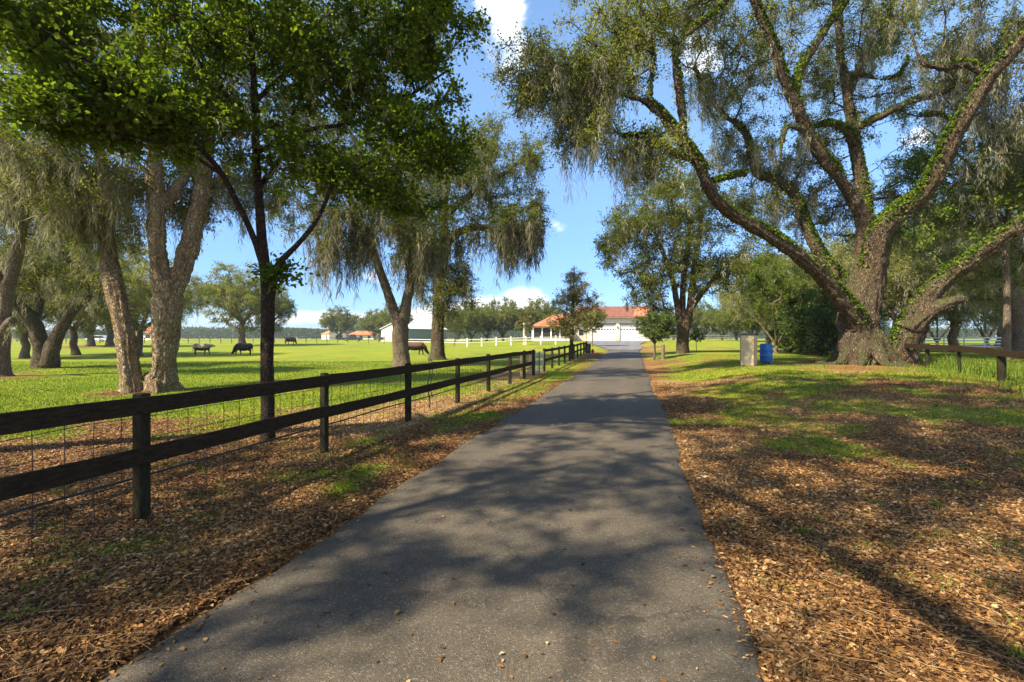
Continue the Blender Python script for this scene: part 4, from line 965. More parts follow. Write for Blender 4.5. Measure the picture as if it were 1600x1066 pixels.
T = blob_targets([(1060, 340, 40, 105, 55, 5, 221), (985, 360, 40, 50, 35, 4, 75), (960, 390, 39.5, 28, 28, 2.5, 31), (1110, 430, 39.5, 75, 32, 4, 85), (1010, 440, 40, 45, 40, 3, 78), (1160, 410, 39, 45, 50, 4, 61), (1050, 285, 41, 70, 35, 4, 75), (1060, 400, 40, 80, 30, 4, 68), (1030, 480, 40, 20, 16, 2, 14)], t.rg)
finish(t, T, 'drive_oak', 'oak with several upright stems behind the dark green bush, right of the drive', 'oak tree', dict(OAKM, bark=M['bark']), None, b[2] + 3.0, .3, .1, .014, 14, .07,
    dict(R=1.0, twigs=10, per=10, L=.16, flat=.7, vlo=.0, vhi=.85), dict(n=260, lo=.4, hi=1.6, strands=36, width=.05, spread=.22), None)

# --- oak at the right edge
Y0 = 30.0; b = foot(1592, Y0)
t = Tree(b, 19)
t.plimb([(1596, 566, Y0, 22), (1594, 548, Y0, 18), (1592, 525, Y0, 17), (1588, 495, Y0, 17), (1580, 465, Y0, 16), (1574, 440, Y0, 14), (1580, 410, Y0, 12), (1590, 375, Y0, 10), (1600, 330, Y0, 8), (1600, 270, Y0, 5)], step=.25)
t.plimb([(1578, 450, Y0, 9), (1600, 430, Y0 - .4, 8), (1640, 410, Y0 - .8, 6), (1690, 380, Y0 - 1.2, 4)], step=.3)
t.plimb([(1582, 410, Y0, 8), (1560, 380, Y0 + .6, 7), (1530, 355, Y0 + 1.2, 5), (1490, 340, Y0 + 2, 3)], step=.3)
T = blob_targets([(1560, 330, 30, 110, 60, 4, 90), (1620, 230, 30, 130, 90, 5, 90), (1500, 400, 31, 80, 50, 4, 54), (1650, 400, 29, 90, 60, 4, 50), (1560, 470, 32, 70, 40, 3, 40)], t.rg)
finish(t, T, 'edge_oak', 'mossy oak with a pale scarred trunk, cut by the right edge behind the rail fence', 'oak tree', dict(OAKM, bark=M['barkgrey'], leaf=M['oaklight']), None, b[2] + 3.5, .3, .1, .013, 16, .09,
    dict(R=.9, twigs=9, per=9, L=.13, flat=.7, vlo=.3, vhi=1.0), dict(n=260, lo=.5, hi=2.0, strands=36, width=.032, spread=.22), None)

# --- sparse brownish tree at the bend of the fence
Y0 = 36.3; b = foot(896, Y0)
t = Tree(b, 20)
t.plimb([(893, 562, Y0, 3.6), (893, 545, Y0, 3), (894, 510, Y0, 2.6), (895, 480, Y0, 2), (896, 450, Y0, 1.3), (897, 415, Y0, .6)], step=.3)
T = blob_targets([(893, 502, Y0, 44, 26, 1.9, 63), (896, 468, Y0, 38, 28, 1.6, 56), (898, 436, Y0, 26, 24, 1.1, 19), (925, 485, Y0, 22, 24, 1, 13)], t.rg)
finish(t, T, 'scrubby_tree', 'thin brownish conical tree growing by the drive in front of the porch', 'tree', dict(bark=M['barkdark'], leaf=M['duskleaf']), None, b[2] + 1.0, .12, .3, .010, 10, .05,
    dict(R=.62, twigs=9, per=10, L=.15, Wr=.34, flat=.7, vlo=.05, vhi=.95), None, None)

# --- trees out of the picture, behind the camera: their shade lies on the drive
def shade_tree(x, y, h, R, seed, lab, mats, n, cx, cy):
    b = np.array([x, y, gzf(x, y) - .05]); t = Tree(b, seed); r = t.rg
    q = b.copy(); pts = [(*q, .42)]
    for k in range(5):
        q = q + np.array([(cx - x) * .08 + r.normal(0, .12), (cy - y) * .08 + r.normal(0, .12), h * .11]); pts.append((*q, .34 - .03 * k))
    t.limb(pts, step=.3)
    for k in range(6):
        a = k * 1.05 + r.uniform(-.3, .3); d = np.array([math.cos(a), math.sin(a), 0])
        t.limb([(*q, .14), (*(q + d * R * .3 + np.array([0, 0, h * .1])), .11), (*(q + d * R * .65 + np.array([0, 0, h * .22])), .07), (*(q + d * R * .9 + np.array([0, 0, h * .27])), .04)], step=.4)
    c = np.array([cx, cy, b[2] + h * .8])
    T = ell_targets([(c, (R, R, h * .17), n)], r, .5)
    finish(t, T, 'shade_oak', lab, 'oak tree', mats, 'oaks shading the drive from behind', b[2] + h * .4, .3, .1, .012, 12, .08,
        dict(R=.62, twigs=9, per=12, L=.12, flat=.6), dict(n=120, lo=.4, hi=1.3, strands=11, width=.035, spread=.16), None)
for i, (x, y, h, R, nn, cx, cy) in enumerate(SHADE):
    shade_tree(x, y, h, R, 40 + i, SHADE_LAB[i], OAKM, nn, cx, cy)

# ------------------------------------------------------------------ stock trees, copied in the distance
def stock_oak(seed, h, R, name, label, mats, nT, leaf, moss, trunk_r=.45, low=.28, stems=5, group=None, cat='oak tree', flat=.3, mid=.68):
    b = np.array([0., 0, 0]); t = Tree(b, seed); r = t.rg; q = b.copy(); q[2] = -.15; pts = [(*q, trunk_r * 1.5)]
    for k in range(4):
        q = q + np.array([r.normal(0, .1) * h * .08, r.normal(0, .1) * h * .08, h * low * .3]); pts.append((*q, trunk_r * (1.0 - .08 * k)))
    t.limb(pts, step=.4)
    for k in range(stems):
        a = k * 6.283 / stems + r.uniform(-.4, .4); d = np.array([math.cos(a), math.sin(a), 0]); rr = R * r.uniform(.6, 1)
        t.limb([(*q, trunk_r * .55), (*(q + d * rr * .3 + np.array([0, 0, h * .14])), trunk_r * .42), (*(q + d * rr * .65 + np.array([0, 0, h * .28])), trunk_r * .26), (*(q + d * rr * .9 + np.array([0, 0, h * .36])), trunk_r * .1)], step=.6)
    ells = [((0, 0, h * mid), (R * .8, R * .8, h * flat), nT // 2)]
    for k in range(6):
        a = k * 1.05 + r.uniform(-.4, .4); ells.append(((math.cos(a) * R * .62, math.sin(a) * R * .62, h * mid * r.uniform(.72, 1.14)), (R * .42, R * .42, h * .17), nT // 12))
    T = ell_targets(ells, r, .45)
    return finish(t, T, name, label, cat, mats, group, h * low, .3, .1, .02, 10, .08, leaf, moss, None)
G_FAR = 'oaks in the far paddocks'
# field tree with a full pale crown
fo = stock_oak(60, 15.5, 8.0, 'field_oak', 'full round oak alone in the sunny field behind the black cow', dict(bark=M['barkgrey'], leaf=M['oakleaf'], moss=M['moss']), 380,
               dict(R=1.3, twigs=10, per=10, L=.26, flat=.7, vlo=.35, vhi=1.0), dict(n=160, lo=.6, hi=2, strands=11, width=.09, spread=.4), .56, .22, 5, G_FAR, 'oak tree', .40, .56)
f = foot(379, 82); fo.location = tuple(f)
o2 = copy_thing(fo, foot(420, 88), 2.1, (.62, .62, .82), 'smaller oak tucked against the right of the round field oak', G_FAR)
o3 = copy_thing(fo, foot(142, 72), 4.0, .78, 'oak forked low on the brown mound, left of the white car', G_FAR)
o4 = copy_thing(fo, foot(172, 74), 1.0, .82, 'oak on the brown mound just right of the white car', G_FAR)
G_R = 'oaks behind the right-hand fence'
bo = stock_oak(61, 13, 7.0, 'backdrop_oak', 'mossy oak directly behind the great oak trunk', dict(bark=M['barkgrey'], leaf=M['oaklight'], moss=M['moss']), 460,
               dict(R=.95, twigs=10, per=11, L=.16, flat=.7, vlo=.42, vhi=1.0), dict(n=520, lo=.5, hi=1.9, strands=36, width=.036, spread=.25), .36, .18, 6, G_R, 'oak tree', .40, .56)
bo.location = tuple(foot(1400, 42))
for px, Y, rz, sc, lab in [(1250, 46, 1.3, .85, 'oak rising over the dark hedge, left of the great oak'), (1490, 40, 2.5, .95, 'oak behind the gap between the two right-hand limbs of the great oak'),
                           (1330, 52, 4.1, 1.05, 'tallest backdrop oak, showing between the great oak\'s left limbs'), (1425, 58, 3.3, 1.25, 'broad backdrop oak filling the view under the low right limb of the great oak'), (1200, 60, 2.2, 1.0, 'backdrop oak behind the feathery light green tree'), (1680, 44, 5.2, 1.0, 'backdrop oak at the right margin beyond the pale blue pipe fence'), (1560, 62, .6, 1.0, 'backdrop oak farthest back, behind the pale blue pipe fence')]:
    copy_thing(bo, foot(px, Y), rz, sc, lab, G_R)
for px, Y, rz, sc, lab in [(40, 40, .7, .80, 'pasture oak at the far left, its crown behind the leaning oak'), (215, 44, 2.9, .86, 'pasture oak whose crown shows behind the pale twin trunks'), (118, 47, 5.0, .92, 'pasture oak whose crown shows behind the V-forked oak')]:
    copy_thing(bo, foot(px, Y), rz, sc, lab, 'oaks standing in the pasture')
lt = stock_oak(62, 11, 4.6, 'lime_tree', 'bright yellow-green sunlit tree beyond the right-hand limbs of the great oak', dict(bark=M['barkgrey'], leaf=M['limeleaf']), 200,
               dict(R=.9, twigs=9, per=10, L=.16, flat=.6, vlo=.1, vhi=1.0), None, .14, .5, 5, None, 'tree', .22, .72)
lt.location = tuple(foot(1572, 25.0)); lt.scale = (1.1, 1.1, 1.22)
wl = stock_oak(63, 6.6, 2.3, 'willowy_tree', 'feathery light green tree behind the tin box and blue barrel', dict(bark=M['barkgrey'], leaf=M['limeleaf']), 190,
               dict(R=.55, twigs=9, per=11, L=.13, Wr=.32, flat=.9, vlo=.0, vhi=.8, droop=.5), None, .12, .08, 5, None, 'tree', .42)
wl.location = tuple(foot(1214, 36)); wl.scale = (1.15, 1.15, 1.2)
for px, Y, rz, sc, lab in [(1470, 52, 1.0, 1.55, 'light green tree seen under the low right limb, left of the pale blue pipe fence'), (1545, 56, 2.2, 1.7, 'light green tree behind the pale blue pipe fence, under the low right limb'), (1625, 50, 3.9, 1.5, 'light green tree at the right margin, past the pale scarred trunk')]:
    copy_thing(wl, foot(px, Y), rz, sc, lab, 'light green trees beyond the pipe fence')
# dark hedge of separate bushes left of the great oak
hb = stock_oak(64, 3.6, 1.6, 'hedge_bush', 'dark evergreen bush on the fence line, at the left end of its hedge', dict(bark=M['barkdark'], leaf=M['darkleaf']), 120,
               dict(R=.5, twigs=9, per=10, L=.12, Wr=.5, flat=.8, vlo=.0, vhi=.9), None, .07, .05, 6, 'bushes of the dark hedge', 'bush', .5, .46)
hb.location = tuple(foot(1236, 38))
for k, (px, Y, s, lab) in enumerate([(1262, 35, 1.35, 'dark evergreen bush second from the left end of its hedge'), (1284, 33, 1.5, 'dark evergreen bush in the hedge, closest to the great oak'), (1304, 36, 1.9, 'tallest dark bush of the hedge, behind the great oak trunk')]):
    copy_thing(hb, foot(px, Y), k * 1.7, s, lab, 'bushes of the dark hedge')
# glossy bush at the right of the drive
bu = stock_oak(65, 3.5, 1.15, 'garden_bush', 'dense dark green upright bush on bare stems, right of the drive', dict(bark=M['barkgrey'], leaf=M['darkleaf']), 130,
               dict(R=.42, twigs=9, per=12, L=.12, Wr=.45, flat=.9, vlo=.15, vhi=1.0), None, .06, .30, 6, None, 'bush', .30)
bu.location = tuple(foot(1023, 36)); bu.scale = (1.2, 1.2, 1.02)
sp = stock_oak(66, 2.1, .7, 'sapling', 'little leafy sapling on the lawn between two oaks, right of the drive', dict(bark=M['barkgrey'], leaf=M['bigleaf']), 26,
               dict(R=.3, twigs=7, per=8, L=.12, flat=.8, vlo=.3, vhi=1), None, .03, .35, 3, None, 'sapling')
sp.location = tuple(foot(1088, 45))
cm = stock_oak(67, 5.4, 2.0, 'crape_myrtle', 'loose green shrub tree with many thin stems beside the garage doors', dict(bark=M['barkgrey'], leaf=M['oakleaf']), 110,
               dict(R=.6, twigs=8, per=9, L=.17, flat=.8, vlo=.3, vhi=.9), None, .07, .3, 6, None, 'shrub')
cm.location = tuple(foot(926, 64))
# tree belt far behind
G_B = 'trees of the belt behind the house'
ft = stock_oak(68, 11, 6.0, 'belt_tree', 'round green tree of the belt, nearest the white barn', dict(bark=M['barkgrey'], leaf=M['oakleaf']), 280,
               dict(R=1.3, twigs=9, per=9, L=.34, flat=.75, vlo=.15, vhi=.9), None, .3, .10, 6, G_B, 'tree', .40, .52)
ft.location = tuple(foot(735, 120))
fl = [(760, 130, 1.0, 'round green tree of the belt, second right of the barn'), (787, 122, 1.08, 'broad green tree of the belt, between the barn and the palm'), (836, 126, 1.12, 'green tree of the belt rising right behind the cabbage palm'),
      (716, 150, 1.0, 'dim green tree of the belt showing past the dark oak trunk'), (860, 135, 1.0, 'green tree of the belt half hidden by the porch roof'), (530, 190, 1.3, 'dark round tree behind the tan house with the orange roof'),
      (586, 185, 1.15, 'dark tree between the orange-roofed houses and the barn'), (612, 175, 1.3, 'tallest dark tree behind the barn gable'), (1098, 125, 1.0, 'green tree across the right-hand lawn, left in its row'), (1128, 118, .85, 'green tree across the right-hand lawn, in the middle of its row'),
      (1152, 105, .9, 'mossy green tree across the right-hand lawn, right in its row'), (1178, 85, .8, 'green tree just left of the feathery light green tree'), (1052, 130, .9, 'green tree of the belt glimpsed beside the garage end')]
for k, (px, Y, s, lab) in enumerate(fl):
    copy_thing(ft, foot(px, Y), k * 1.37 + .5, s, lab, G_B)

# far woods on the horizon: one mass
n = 120000
x = rng.uniform(-640, 420, n); y = 400 + rng.normal(0, 22, n) + .06 * np.abs(x)
top = 3.5 + 9.0 * fbm(x * .02, x * 0 + 3, 51) + 3.5 * vnoise(x * .09, x * 0, 52) - 1.5
zz = 1.3 + top * rng.uniform(0, 1, n) ** .75
L = rng.uniform(.9, 1.8, n)
V, Q = leaf_arr(np.stack([x, y, zz], 1), rng.normal(0, 1, (n, 3)), rng.normal(0, 1, (n, 3)) + np.array([0, -.3, .5]), L, L * .7)
tag(link('distant_woods', mk('distant_woods', V, Q, M['farleaf'], False, {'v': np.repeat(np.clip(fbm(x * .05, zz * .2, 53) * .6 + rng.normal(0, .06, n), 0, 1), 4)})), kind='stuff')
# ------------------------------------------------------------------ roadside board fence
def fpt(Y, off=0.0):
    return np.array([XF(Y) + off, Y, 0.0])
DIRF = np.array([.2517, 1, 0]) / math.hypot(.2517, 1); NRF = np.array([DIRF[1], -DIRF[0], 0])   # along, and towards the drive
ANG = math.atan2(DIRF[1], DIRF[0]) - math.pi / 2

def board_fence(name, label, Ys, rails, wire, posts_r, group, jit=0.012):
    b = fpt(Ys[0]); b[2] = gzf(b[0], b[1])
    root = thing(name, label, 'fence', b, 0, group)
    hs = {}
    for i, Y in enumerate(Ys):
        p = fpt(Y) ; z = gzf(p[0], p[1]); hs[i] = z
        mb = MB(); h = 1.15 + rng.normal(0, .012)
        w = posts_r * rng.uniform(.94, 1.06)
        mb.box((p[0], p[1], z + h / 2 - .06), (w, w, h + .12), ANG + rng.normal(0, .04), .012)
        mb.build('post', M['fencepost'], root, b)
    for zc, hb in rails:
        i = 0
        while i < len(Ys) - 1:
            j = min(i + 2, len(Ys) - 1)
            a = fpt(Ys[i]) + NRF * (posts_r / 2 + .021) + DIRF * .004; c = fpt(Ys[j]) + NRF * (posts_r / 2 + .021) - DIRF * .004
            a[2] = hs[i] + zc + rng.normal(0, jit); c[2] = hs[j] + zc + rng.normal(0, jit)
            m_ = (a + c) / 2; m_[2] += -rng.uniform(0, .012)
            n = 14; V = []; tt = np.linspace(0, 1, n)
            for t in tt:
                q = (1 - t) * a + t * c; q[2] -= 4 * t * (1 - t) * .008
                wv = rng.normal(0, .0025)
                for su, sv in ((-1, -1), (1, -1), (1, 1), (-1, 1)):
                    V.append(q + su * NRF * .019 + np.array([0, 0, sv * hb / 2 + (wv if sv > 0 else rng.normal(0, .002))]))
            Fs = [(4 * k + s_, 4 * k + (s_ + 1) % 4, 4 * k + 4 + (s_ + 1) % 4, 4 * k + 4 + s_) for k in range(n - 1) for s_ in range(4)] + [(0, 1, 2, 3), (4 * n - 1, 4 * n - 2, 4 * n - 3, 4 * n - 4)]
            MB().add(V, Fs).build('rail', M['fence'], root, b)
            i = j
    if wire:
        mb = MB(); Y0, Y1 = Ys[0], Ys[-1]; o = -NRF * (posts_r / 2 + .005)
        Ln = (Y1 - Y0) / DIRF[1]; st = .22; k = 0
        while k * st < Ln:
            p = fpt(Y0 + k * st * DIRF[1]) + o; z = gzf(p[0], p[1]); d = rng.normal(0, .006)
            mb.tube([p + np.array([0, 0, z + .05]), p + np.array([d, 0, z + .5]), p + np.array([0, 0, z + 1.08])], .0036, 3, False); k += 1
        for zz in (.06, .20, .34, .52, .72, .92, 1.08):
            pts = []
            for Y in np.arange(Y0, Y1 + .6, .6):
                p = fpt(min(Y, Y1)) + o; pts.append((p[0], p[1], gzf(p[0], p[1]) + zz + rng.normal(0, .006)))
            mb.tube(pts, .0036, 3, False)
        mb.build('wire_mesh', M['wire'], root, b)
        mb = MB(); pts = []
        for Y in np.arange(Y0, Y1 + 1.2, 1.2):
            p = fpt(min(Y, Y1)) + o * 1.25; pts.append((p[0], p[1], gzf(p[0], p[1]) + .37 + rng.normal(0, .006)))
        for a, c in zip(pts[:-1], pts[1:]): mb.bar(a, c, .008, .022)
        mb.build('bottom_strand', M['strand'], root, b)
    return root
for_parts = lambda o, b: None
YS = [-3.2, -.7, 1.85, 4.4, 7.0, 9.6, 12.3, 14.9, 17.5, 19.8, 21.6]
def shift_children(root):
    """fence parts were built in world space: move them to the thing's own space"""
    pass
f1 = board_fence('board_fence', 'near run of black two-rail board fence with wire mesh, left of the drive', YS, [(1.065, .15), (.60, .155)], True, .10, 'black board fence along the drive')
f2 = board_fence('board_fence', 'far run of black board fence past the wire gate, beside the brownish tree', [24.2, 26.6, 29.0, 31.4, 33.8, 36.2, 38.6, 41.0, 43.4, 45.8], [(1.05, .14), (.58, .14)], False, .12, 'black board fence along the drive')
# gate of plain wire between the runs
a, c = fpt(21.75), fpt(24.05); b = a.copy(); b[2] = gzf(a[0], a[1])
g = thing('wire_gate', 'slack grey wire gate closing the gap in the black board fence', 'gate', b)
for q in (a + DIRF * .08, c - DIRF * .05, (a + c) / 2):
    z = gzf(q[0], q[1]); MB().box((q[0], q[1], z + .5), (.06, .06, 1.06), ANG, .008).build('stay', M['greywood'], g, b)
mb = MB()
for k in range(17):
    q = a + (c - a) * (k / 16.0); z = gzf(q[0], q[1]); mb.tube([q + np.array([0, 0, z + .06]), q + np.array([.01 * math.sin(k), 0, z + 1.02])], .005, 4, False)
for zz in np.linspace(.08, 1.0, 9):
    mb.tube([(*(a + (c - a) * t)[:2], gzf(*(a + (c - a) * t)[:2]) + zz - .05 * math.sin(t * math.pi)) for t in np.linspace(0, 1, 7)], .005, 4, False)
mb.build('wire_mesh', M['chrome'], g, b)
for px, Y, h, r, lab in [(815, 21.0, .98, .07, 'bare tan wooden post standing inside the fence, left of the wire gate'), (829, 22.6, 1.1, .1, 'stout bare tan wooden post at the wire gate')]:
    q = foot(px, Y); mb = MB(); mb.lathe((0, 0, -.05), [(r * 1.02, 0), (r, .3), (r * .97, h * .7), (r * .95, h + .03), (r * .8, h + .05)], 12)
    o = mb.build('wooden_post', M['tanwood'], smooth=False); o.location = tuple(q); tag(o, lab, 'post', 'bare posts at the gate')
# cord hanging from the rail
q = fpt(10.35) + NRF * .1; z = gzf(q[0], q[1]); mb = MB()
pr_ = [np.array([q[0], q[1], z + 1.16]) + np.array([.03 * math.sin(k), .02 * math.cos(k * 1.3), -k * .11]) + NRF * (.0 if k else 0) for k in range(10)]
mb.tube(pr_, .012, 6); mb.tube([p + DIRF * (.14 + .02 * math.sin(i * 2)) for i, p in enumerate(pr_[:8])], .010, 6); mb.tube([pr_[0] + np.array([0, 0, .02]), pr_[0] + DIRF * .07 + np.array([0, 0, .035]), pr_[0] + DIRF * .14 + np.array([0, 0, .02])], .012, 6)
o = mb.build('hanging_rope', M['rubber'], off=q); o.location = tuple(q); tag(o, 'dark cord slung over the top rail of the near black fence', 'rope')
# stump post beside the bush
q = foot(1036, 35); mb = MB(); mb.lathe((0, 0, -.05), [(.15, 0), (.13, .2), (.125, .9), (.12, 1.12), (.09, 1.15)], 12)
o = mb.build('wooden_post', M['greywood']); o.location = tuple(q); tag(o, 'old grey gate post at the foot of the dark bush, right of the drive', 'post')

# ------------------------------------------------------------------ right-hand fence
RP = [(12.2, 7.5), (15.2, 15.0), (17.6, 21.0), (21.0, 29.0), (24.0, 36.0), (25.2, 46.0)]
seg = [math.dist(RP[i], RP[i + 1]) for i in range(len(RP) - 1)]; tot_ = sum(seg)
def rp(d):
    for i, s_ in enumerate(seg):
        if d <= s_ or i == len(seg) - 1:
            t = d / s_; return np.array([RP[i][0] + (RP[i + 1][0] - RP[i][0]) * t, RP[i][1] + (RP[i + 1][1] - RP[i][1]) * t, 0])
        d -= s_
b = rp(0); b[2] = gzf(b[0], b[1]); root = thing('rail_fence', 'old brown fence with one heavy top rail, running behind the great oak', 'fence', b)
ds = []; d = seg[0] - 2 * 2.7
while d < tot_: ds.append(d); d += 2.7 if d < 24 else 1.5
pp = []
for i, d in enumerate(ds):
    q = rp(d); z = gzf(q[0], q[1]); big = abs(d - seg[0]) < .1; r = .11 if big else .055 if i % 2 else .08
    mb = MB(); h = 1.0 if not big else 1.06
    mb.lathe((q[0], q[1], z - .1), [(r * 1.05, 0), (r, .3), (r * .95, h * .8), (r * .9, h + .1)], 10); mb.build('post', M['fencepost'], root, b); pp.append((q, z))
tan_ = lambda a, c: (c - a) / np.linalg.norm(c - a)
for i in range(0, len(ds) - 1, 1):
    a, za = pp[i]; c, zc = pp[i + 1]; d_ = tan_(a, c); nn = np.array([-d_[1], d_[0], 0])
    a = a + nn * .12; c = c + nn * .12; hb = .2 if ds[i] < 24 else .11
    MB().bar((a[0], a[1], za + .90), (c[0], c[1], zc + .90 + rng.normal(0, .01)), .045, hb).build('rail', M['greywood'] if False else M['fence'], root, b)
mb = MB()
for zz in (.2, .42, .64):
    mb.tube([(q[0], q[1], z + zz) for q, z in pp], .004, 3, False)
mb.build('fence_wire', M['wire'], root, b)

# ------------------------------------------------------------------ rail fences further off
def rails(name, label, A, B, n, h, pw, mat, rl, group=None, rmat=None, rt=.05):
    A = np.array(A, float); B = np.array(B, float); b = A.copy(); b[2] = gzf(A[0], A[1]); root = thing(name, label, 'fence', b, 0, group)
    an = math.atan2(B[1] - A[1], B[0] - A[0]); P_ = []
    for i in range(n):
        q = A + (B - A) * i / (n - 1); z = gzf(q[0], q[1])
        MB().box((q[0], q[1], z + h / 2 - .1), (pw, pw, h + .2), an, pw * .12).build('post', mat, root, b); P_.append((q[0], q[1], z))
    nrm = np.array([math.sin(an), -math.cos(an), 0]) * (pw / 2 + rt / 2 + .004)
    for zz, hh in rl:
        mb = MB()
        for p, q in zip(P_[:-1], P_[1:]): mb.bar((p[0] + nrm[0], p[1] + nrm[1], p[2] + zz), (q[0] + nrm[0], q[1] + nrm[1], q[2] + zz), rt, hh)
        mb.build('rail', rmat or mat, root, b)
    return root
xy = lambda px, Y: ((px - 800) / F * Y, Y, 0)
rails('white_rail_fence', 'white post-and-rail paddock fence in front of the palm and the porch', xy(730, 74), xy(892, 72), 8, 1.32, .17, M['white'], [(1.08, .10), (.66, .10)], None, M['whitewood'])
rails('paddock_fence', 'faded low rail fence running from the white barn to the white fence posts', xy(600, 92), xy(729, 78), 9, 1.15, .12, M['greywood'], [(1.0, .12), (.6, .12)], None, M['whitewood'])
rails('pasture_fence', 'thin dark post-and-rail fence along the far edge of the left pasture', xy(-40, 96), xy(592, 102), 38, 1.2, .13, M['greywood'], [(1.12, .10), (.65, .05)], None, M['brown'])
rails('pipe_fence', 'pale blue metal pipe fence behind the brown rail at the right', xy(1415, 48), xy(1680, 42), 9, 1.25, .10, M['steel'], [(1.25, .12), (.98, .10), (.70, .10), (.42, .08)], None)
rails('lawn_fence', 'weathered rail fence at the end of the right-hand lawn', xy(1042, 100), xy(1140, 96), 7, 1.2, .14, M['greywood'], [(1.05, .14), (.6, .14)])

# ------------------------------------------------------------------ tin box, barrel, small things
q = foot(1170, 22.0)
bx = thing('tin_cabinet', 'tall narrow weathered tin cabinet standing on the lawn', 'cabinet', q, -.70)
mb = MB(); mb.box((0, 0, .69), (.60, .50, 1.38), 0, .015); mb.build('body', M['box'], bx)
mb = MB(); mb.box((0, 0, 1.415), (.68, .58, .07), 0, .012); mb.build('lid', M['brown'], bx)
mb = MB()
for k in range(17): mb.box((0, -.2525, .10 + k * .075), (.54, .006, .022), 0)
mb.build('slat', M['box'], bx)
for s_ in (-1, 1): MB().box((s_ * .285, -.256, .69), (.03, .012, 1.34), 0).build('trim', M['greywood'], bx)
q = foot(1197, 22.6)
br = thing('barrel', 'bright blue plastic barrel beside the tin cabinet', 'barrel', q)
mb = MB(); mb.lathe((0, 0, .12), [(.23, 0), (.26, .03), (.268, .10), (.27, .27), (.282, .29), (.27, .31), (.27, .55), (.282, .57), (.27, .59), (.266, .76), (.25, .84), (.22, .87), (.215, .84), (.0, .84)], 28); mb.build('body', M['blue'], br, smooth=True)
mb = MB()
for x_, y_ in ((-.13, -.05), (.14, -.1), (0, .15)): mb.box((x_, y_, .06), (.2, .1, .12), .3)
mb.build('support_block', M['greywood'], br)
MB().tube([(.1, .05, .95), (.1, .05, 1.0)], .05, 10).build('bung', M['rubber'], br)
# leaning board and small red hydrant by the end of the fence
q = foot(918, 46.0)
sg = thing('leaning_board', 'dark grey board propped on legs at the far end of the black fence', 'board', q, .1)
mb = MB(); mb.bar((0, 0, .05), (.12, .35, .95), .62, .03, up=(0, 1, 0)); mb.build('panel', M['strand'], sg)
for s_ in (-1, 1): MB().tube([(s_ * .27 + .12, .72, 0), (s_ * .27 + .12, .36, .92)], .025, 6).build('leg', M['greywood'], sg)
q = foot(926, 45.0)
hy = thing('fire_hydrant', 'small red hydrant low on the verge beside the leaning board', 'hydrant', q)
mb = MB(); mb.lathe((0, 0, 0), [(.13, 0), (.13, .04), (.09, .06), (.09, .30), (.12, .32), (.12, .36), (.09, .42), (.04, .47), (.03, .5)], 14); mb.build('body', M['red'], hy)
for s_ in (-1, 1): MB().tube([(s_ * .08, 0, .24), (s_ * .16, 0, .24)], .045, 10).build('nozzle', M['red'], hy)

# ------------------------------------------------------------------ garage house
HZ = 1.19
HY = 90.0
house = thing('garage_house', 'beige house with red tile roof and two white garage doors, ending the drive', 'house', (19.7, HY, HZ))
def hp(x): return x - 19.7
x0, x1 = 14.2, 27.0; dpt = 11.0; E = 4.35      # eave height above HZ
doors = [(14.9, 19.2), (20.1, 24.5)]; DH = 3.05
mb = MB(); edges = [x0] + [v for d in doors for v in d] + [x1]
for i in range(0, len(edges), 2): mb.box((hp((edges[i] + edges[i + 1]) / 2), .15, DH / 2), (edges[i + 1] - edges[i], .3, DH))
mb.box((hp((x0 + x1) / 2), .152, (DH + E) / 2), (x1 - x0, .304, E - DH))
mb.box((hp(x0) + .15, dpt / 2 + .16, E / 2), (.3, dpt - .3, E)); mb.box((hp(x1) - .15, dpt / 2 + .16, E / 2), (.3, dpt - .3, E)); mb.box((hp((x0 + x1) / 2), dpt, E / 2), (x1 - x0 - .62, .3, E))
mb.build('wall', M['cream'], house)
for a, c in doors:
    d = MB(); w = c - a
    for k in range(5): d.box((hp((a + c) / 2), .20, (k + .5) * DH / 5 + .0), (w - .02, .06, DH / 5 - .012), 0, .01)
    do = d.build('garage_door', M['white'], house)
    for k in range(8):
        x_ = hp(a) + w * (k + .5) / 8
        MB().box((x_, .166, DH * .70), (w / 8 * .58, .014, .24)).build('window', M['glass'], do)
    fr = MB(); fr.box((hp((a + c) / 2), -.03, DH + .12), (w + .3, .05, .2)); fr.build('lintel', M['brown'], house)
MB().box((hp(19.65), -.012, .55), (.82, .02, 1.0)).build('stone_base', M['beige'], house)
for x_ in (19.65, 25.2):
    l_ = MB(); l_.lathe((hp(x_), -.1, 2.35), [(.05, 0), (.09, .05), (.09, .28), (.12, .31), (.03, .38)], 10); l_.build('wall_lamp', M['brown'], house)
def hip(mb, xa, xb, ya, yb, ze, zr, over=.5, inset=None):
    xa -= over; xb += over; ya -= over; yb += over; hw = (yb - ya) / 2; i_ = hw if inset is None else inset
    V = [(xa, ya, ze), (xb, ya, ze), (xb, yb, ze), (xa, yb, ze), (xa + i_, (ya + yb) / 2, zr), (xb - i_, (ya + yb) / 2, zr),
         (xa, ya, ze - .16), (xb, ya, ze - .16), (xb, yb, ze - .16), (xa, yb, ze - .16)]
    return mb.add(V, [(0, 1, 5, 4), (1, 2, 5), (2, 3, 4, 5), (3, 0, 4), (6, 7, 1, 0), (7, 8, 2, 1), (8, 9, 3, 2), (9, 6, 0, 3), (9, 8, 7, 6)])
mb = MB(); hip(mb, hp(x0 - 2.5), hp(x1), 0, dpt, E + .18, E + 2.45, .6, 2.0); rf = mb.build('roof', M['roofred'], house)
MB().box((hp((x0 + x1) / 2), -.52, E + .02), (x1 - x0 + 1.0, .1, .2)).build('gutter', M['whitewood'], house)
mb = MB(); hip(mb, hp(22.9), hp(27.2), -.75, 5.5, E + .3, E + 2.35, .3, 1.6); mb.build('roof', M['roofterra'], house)
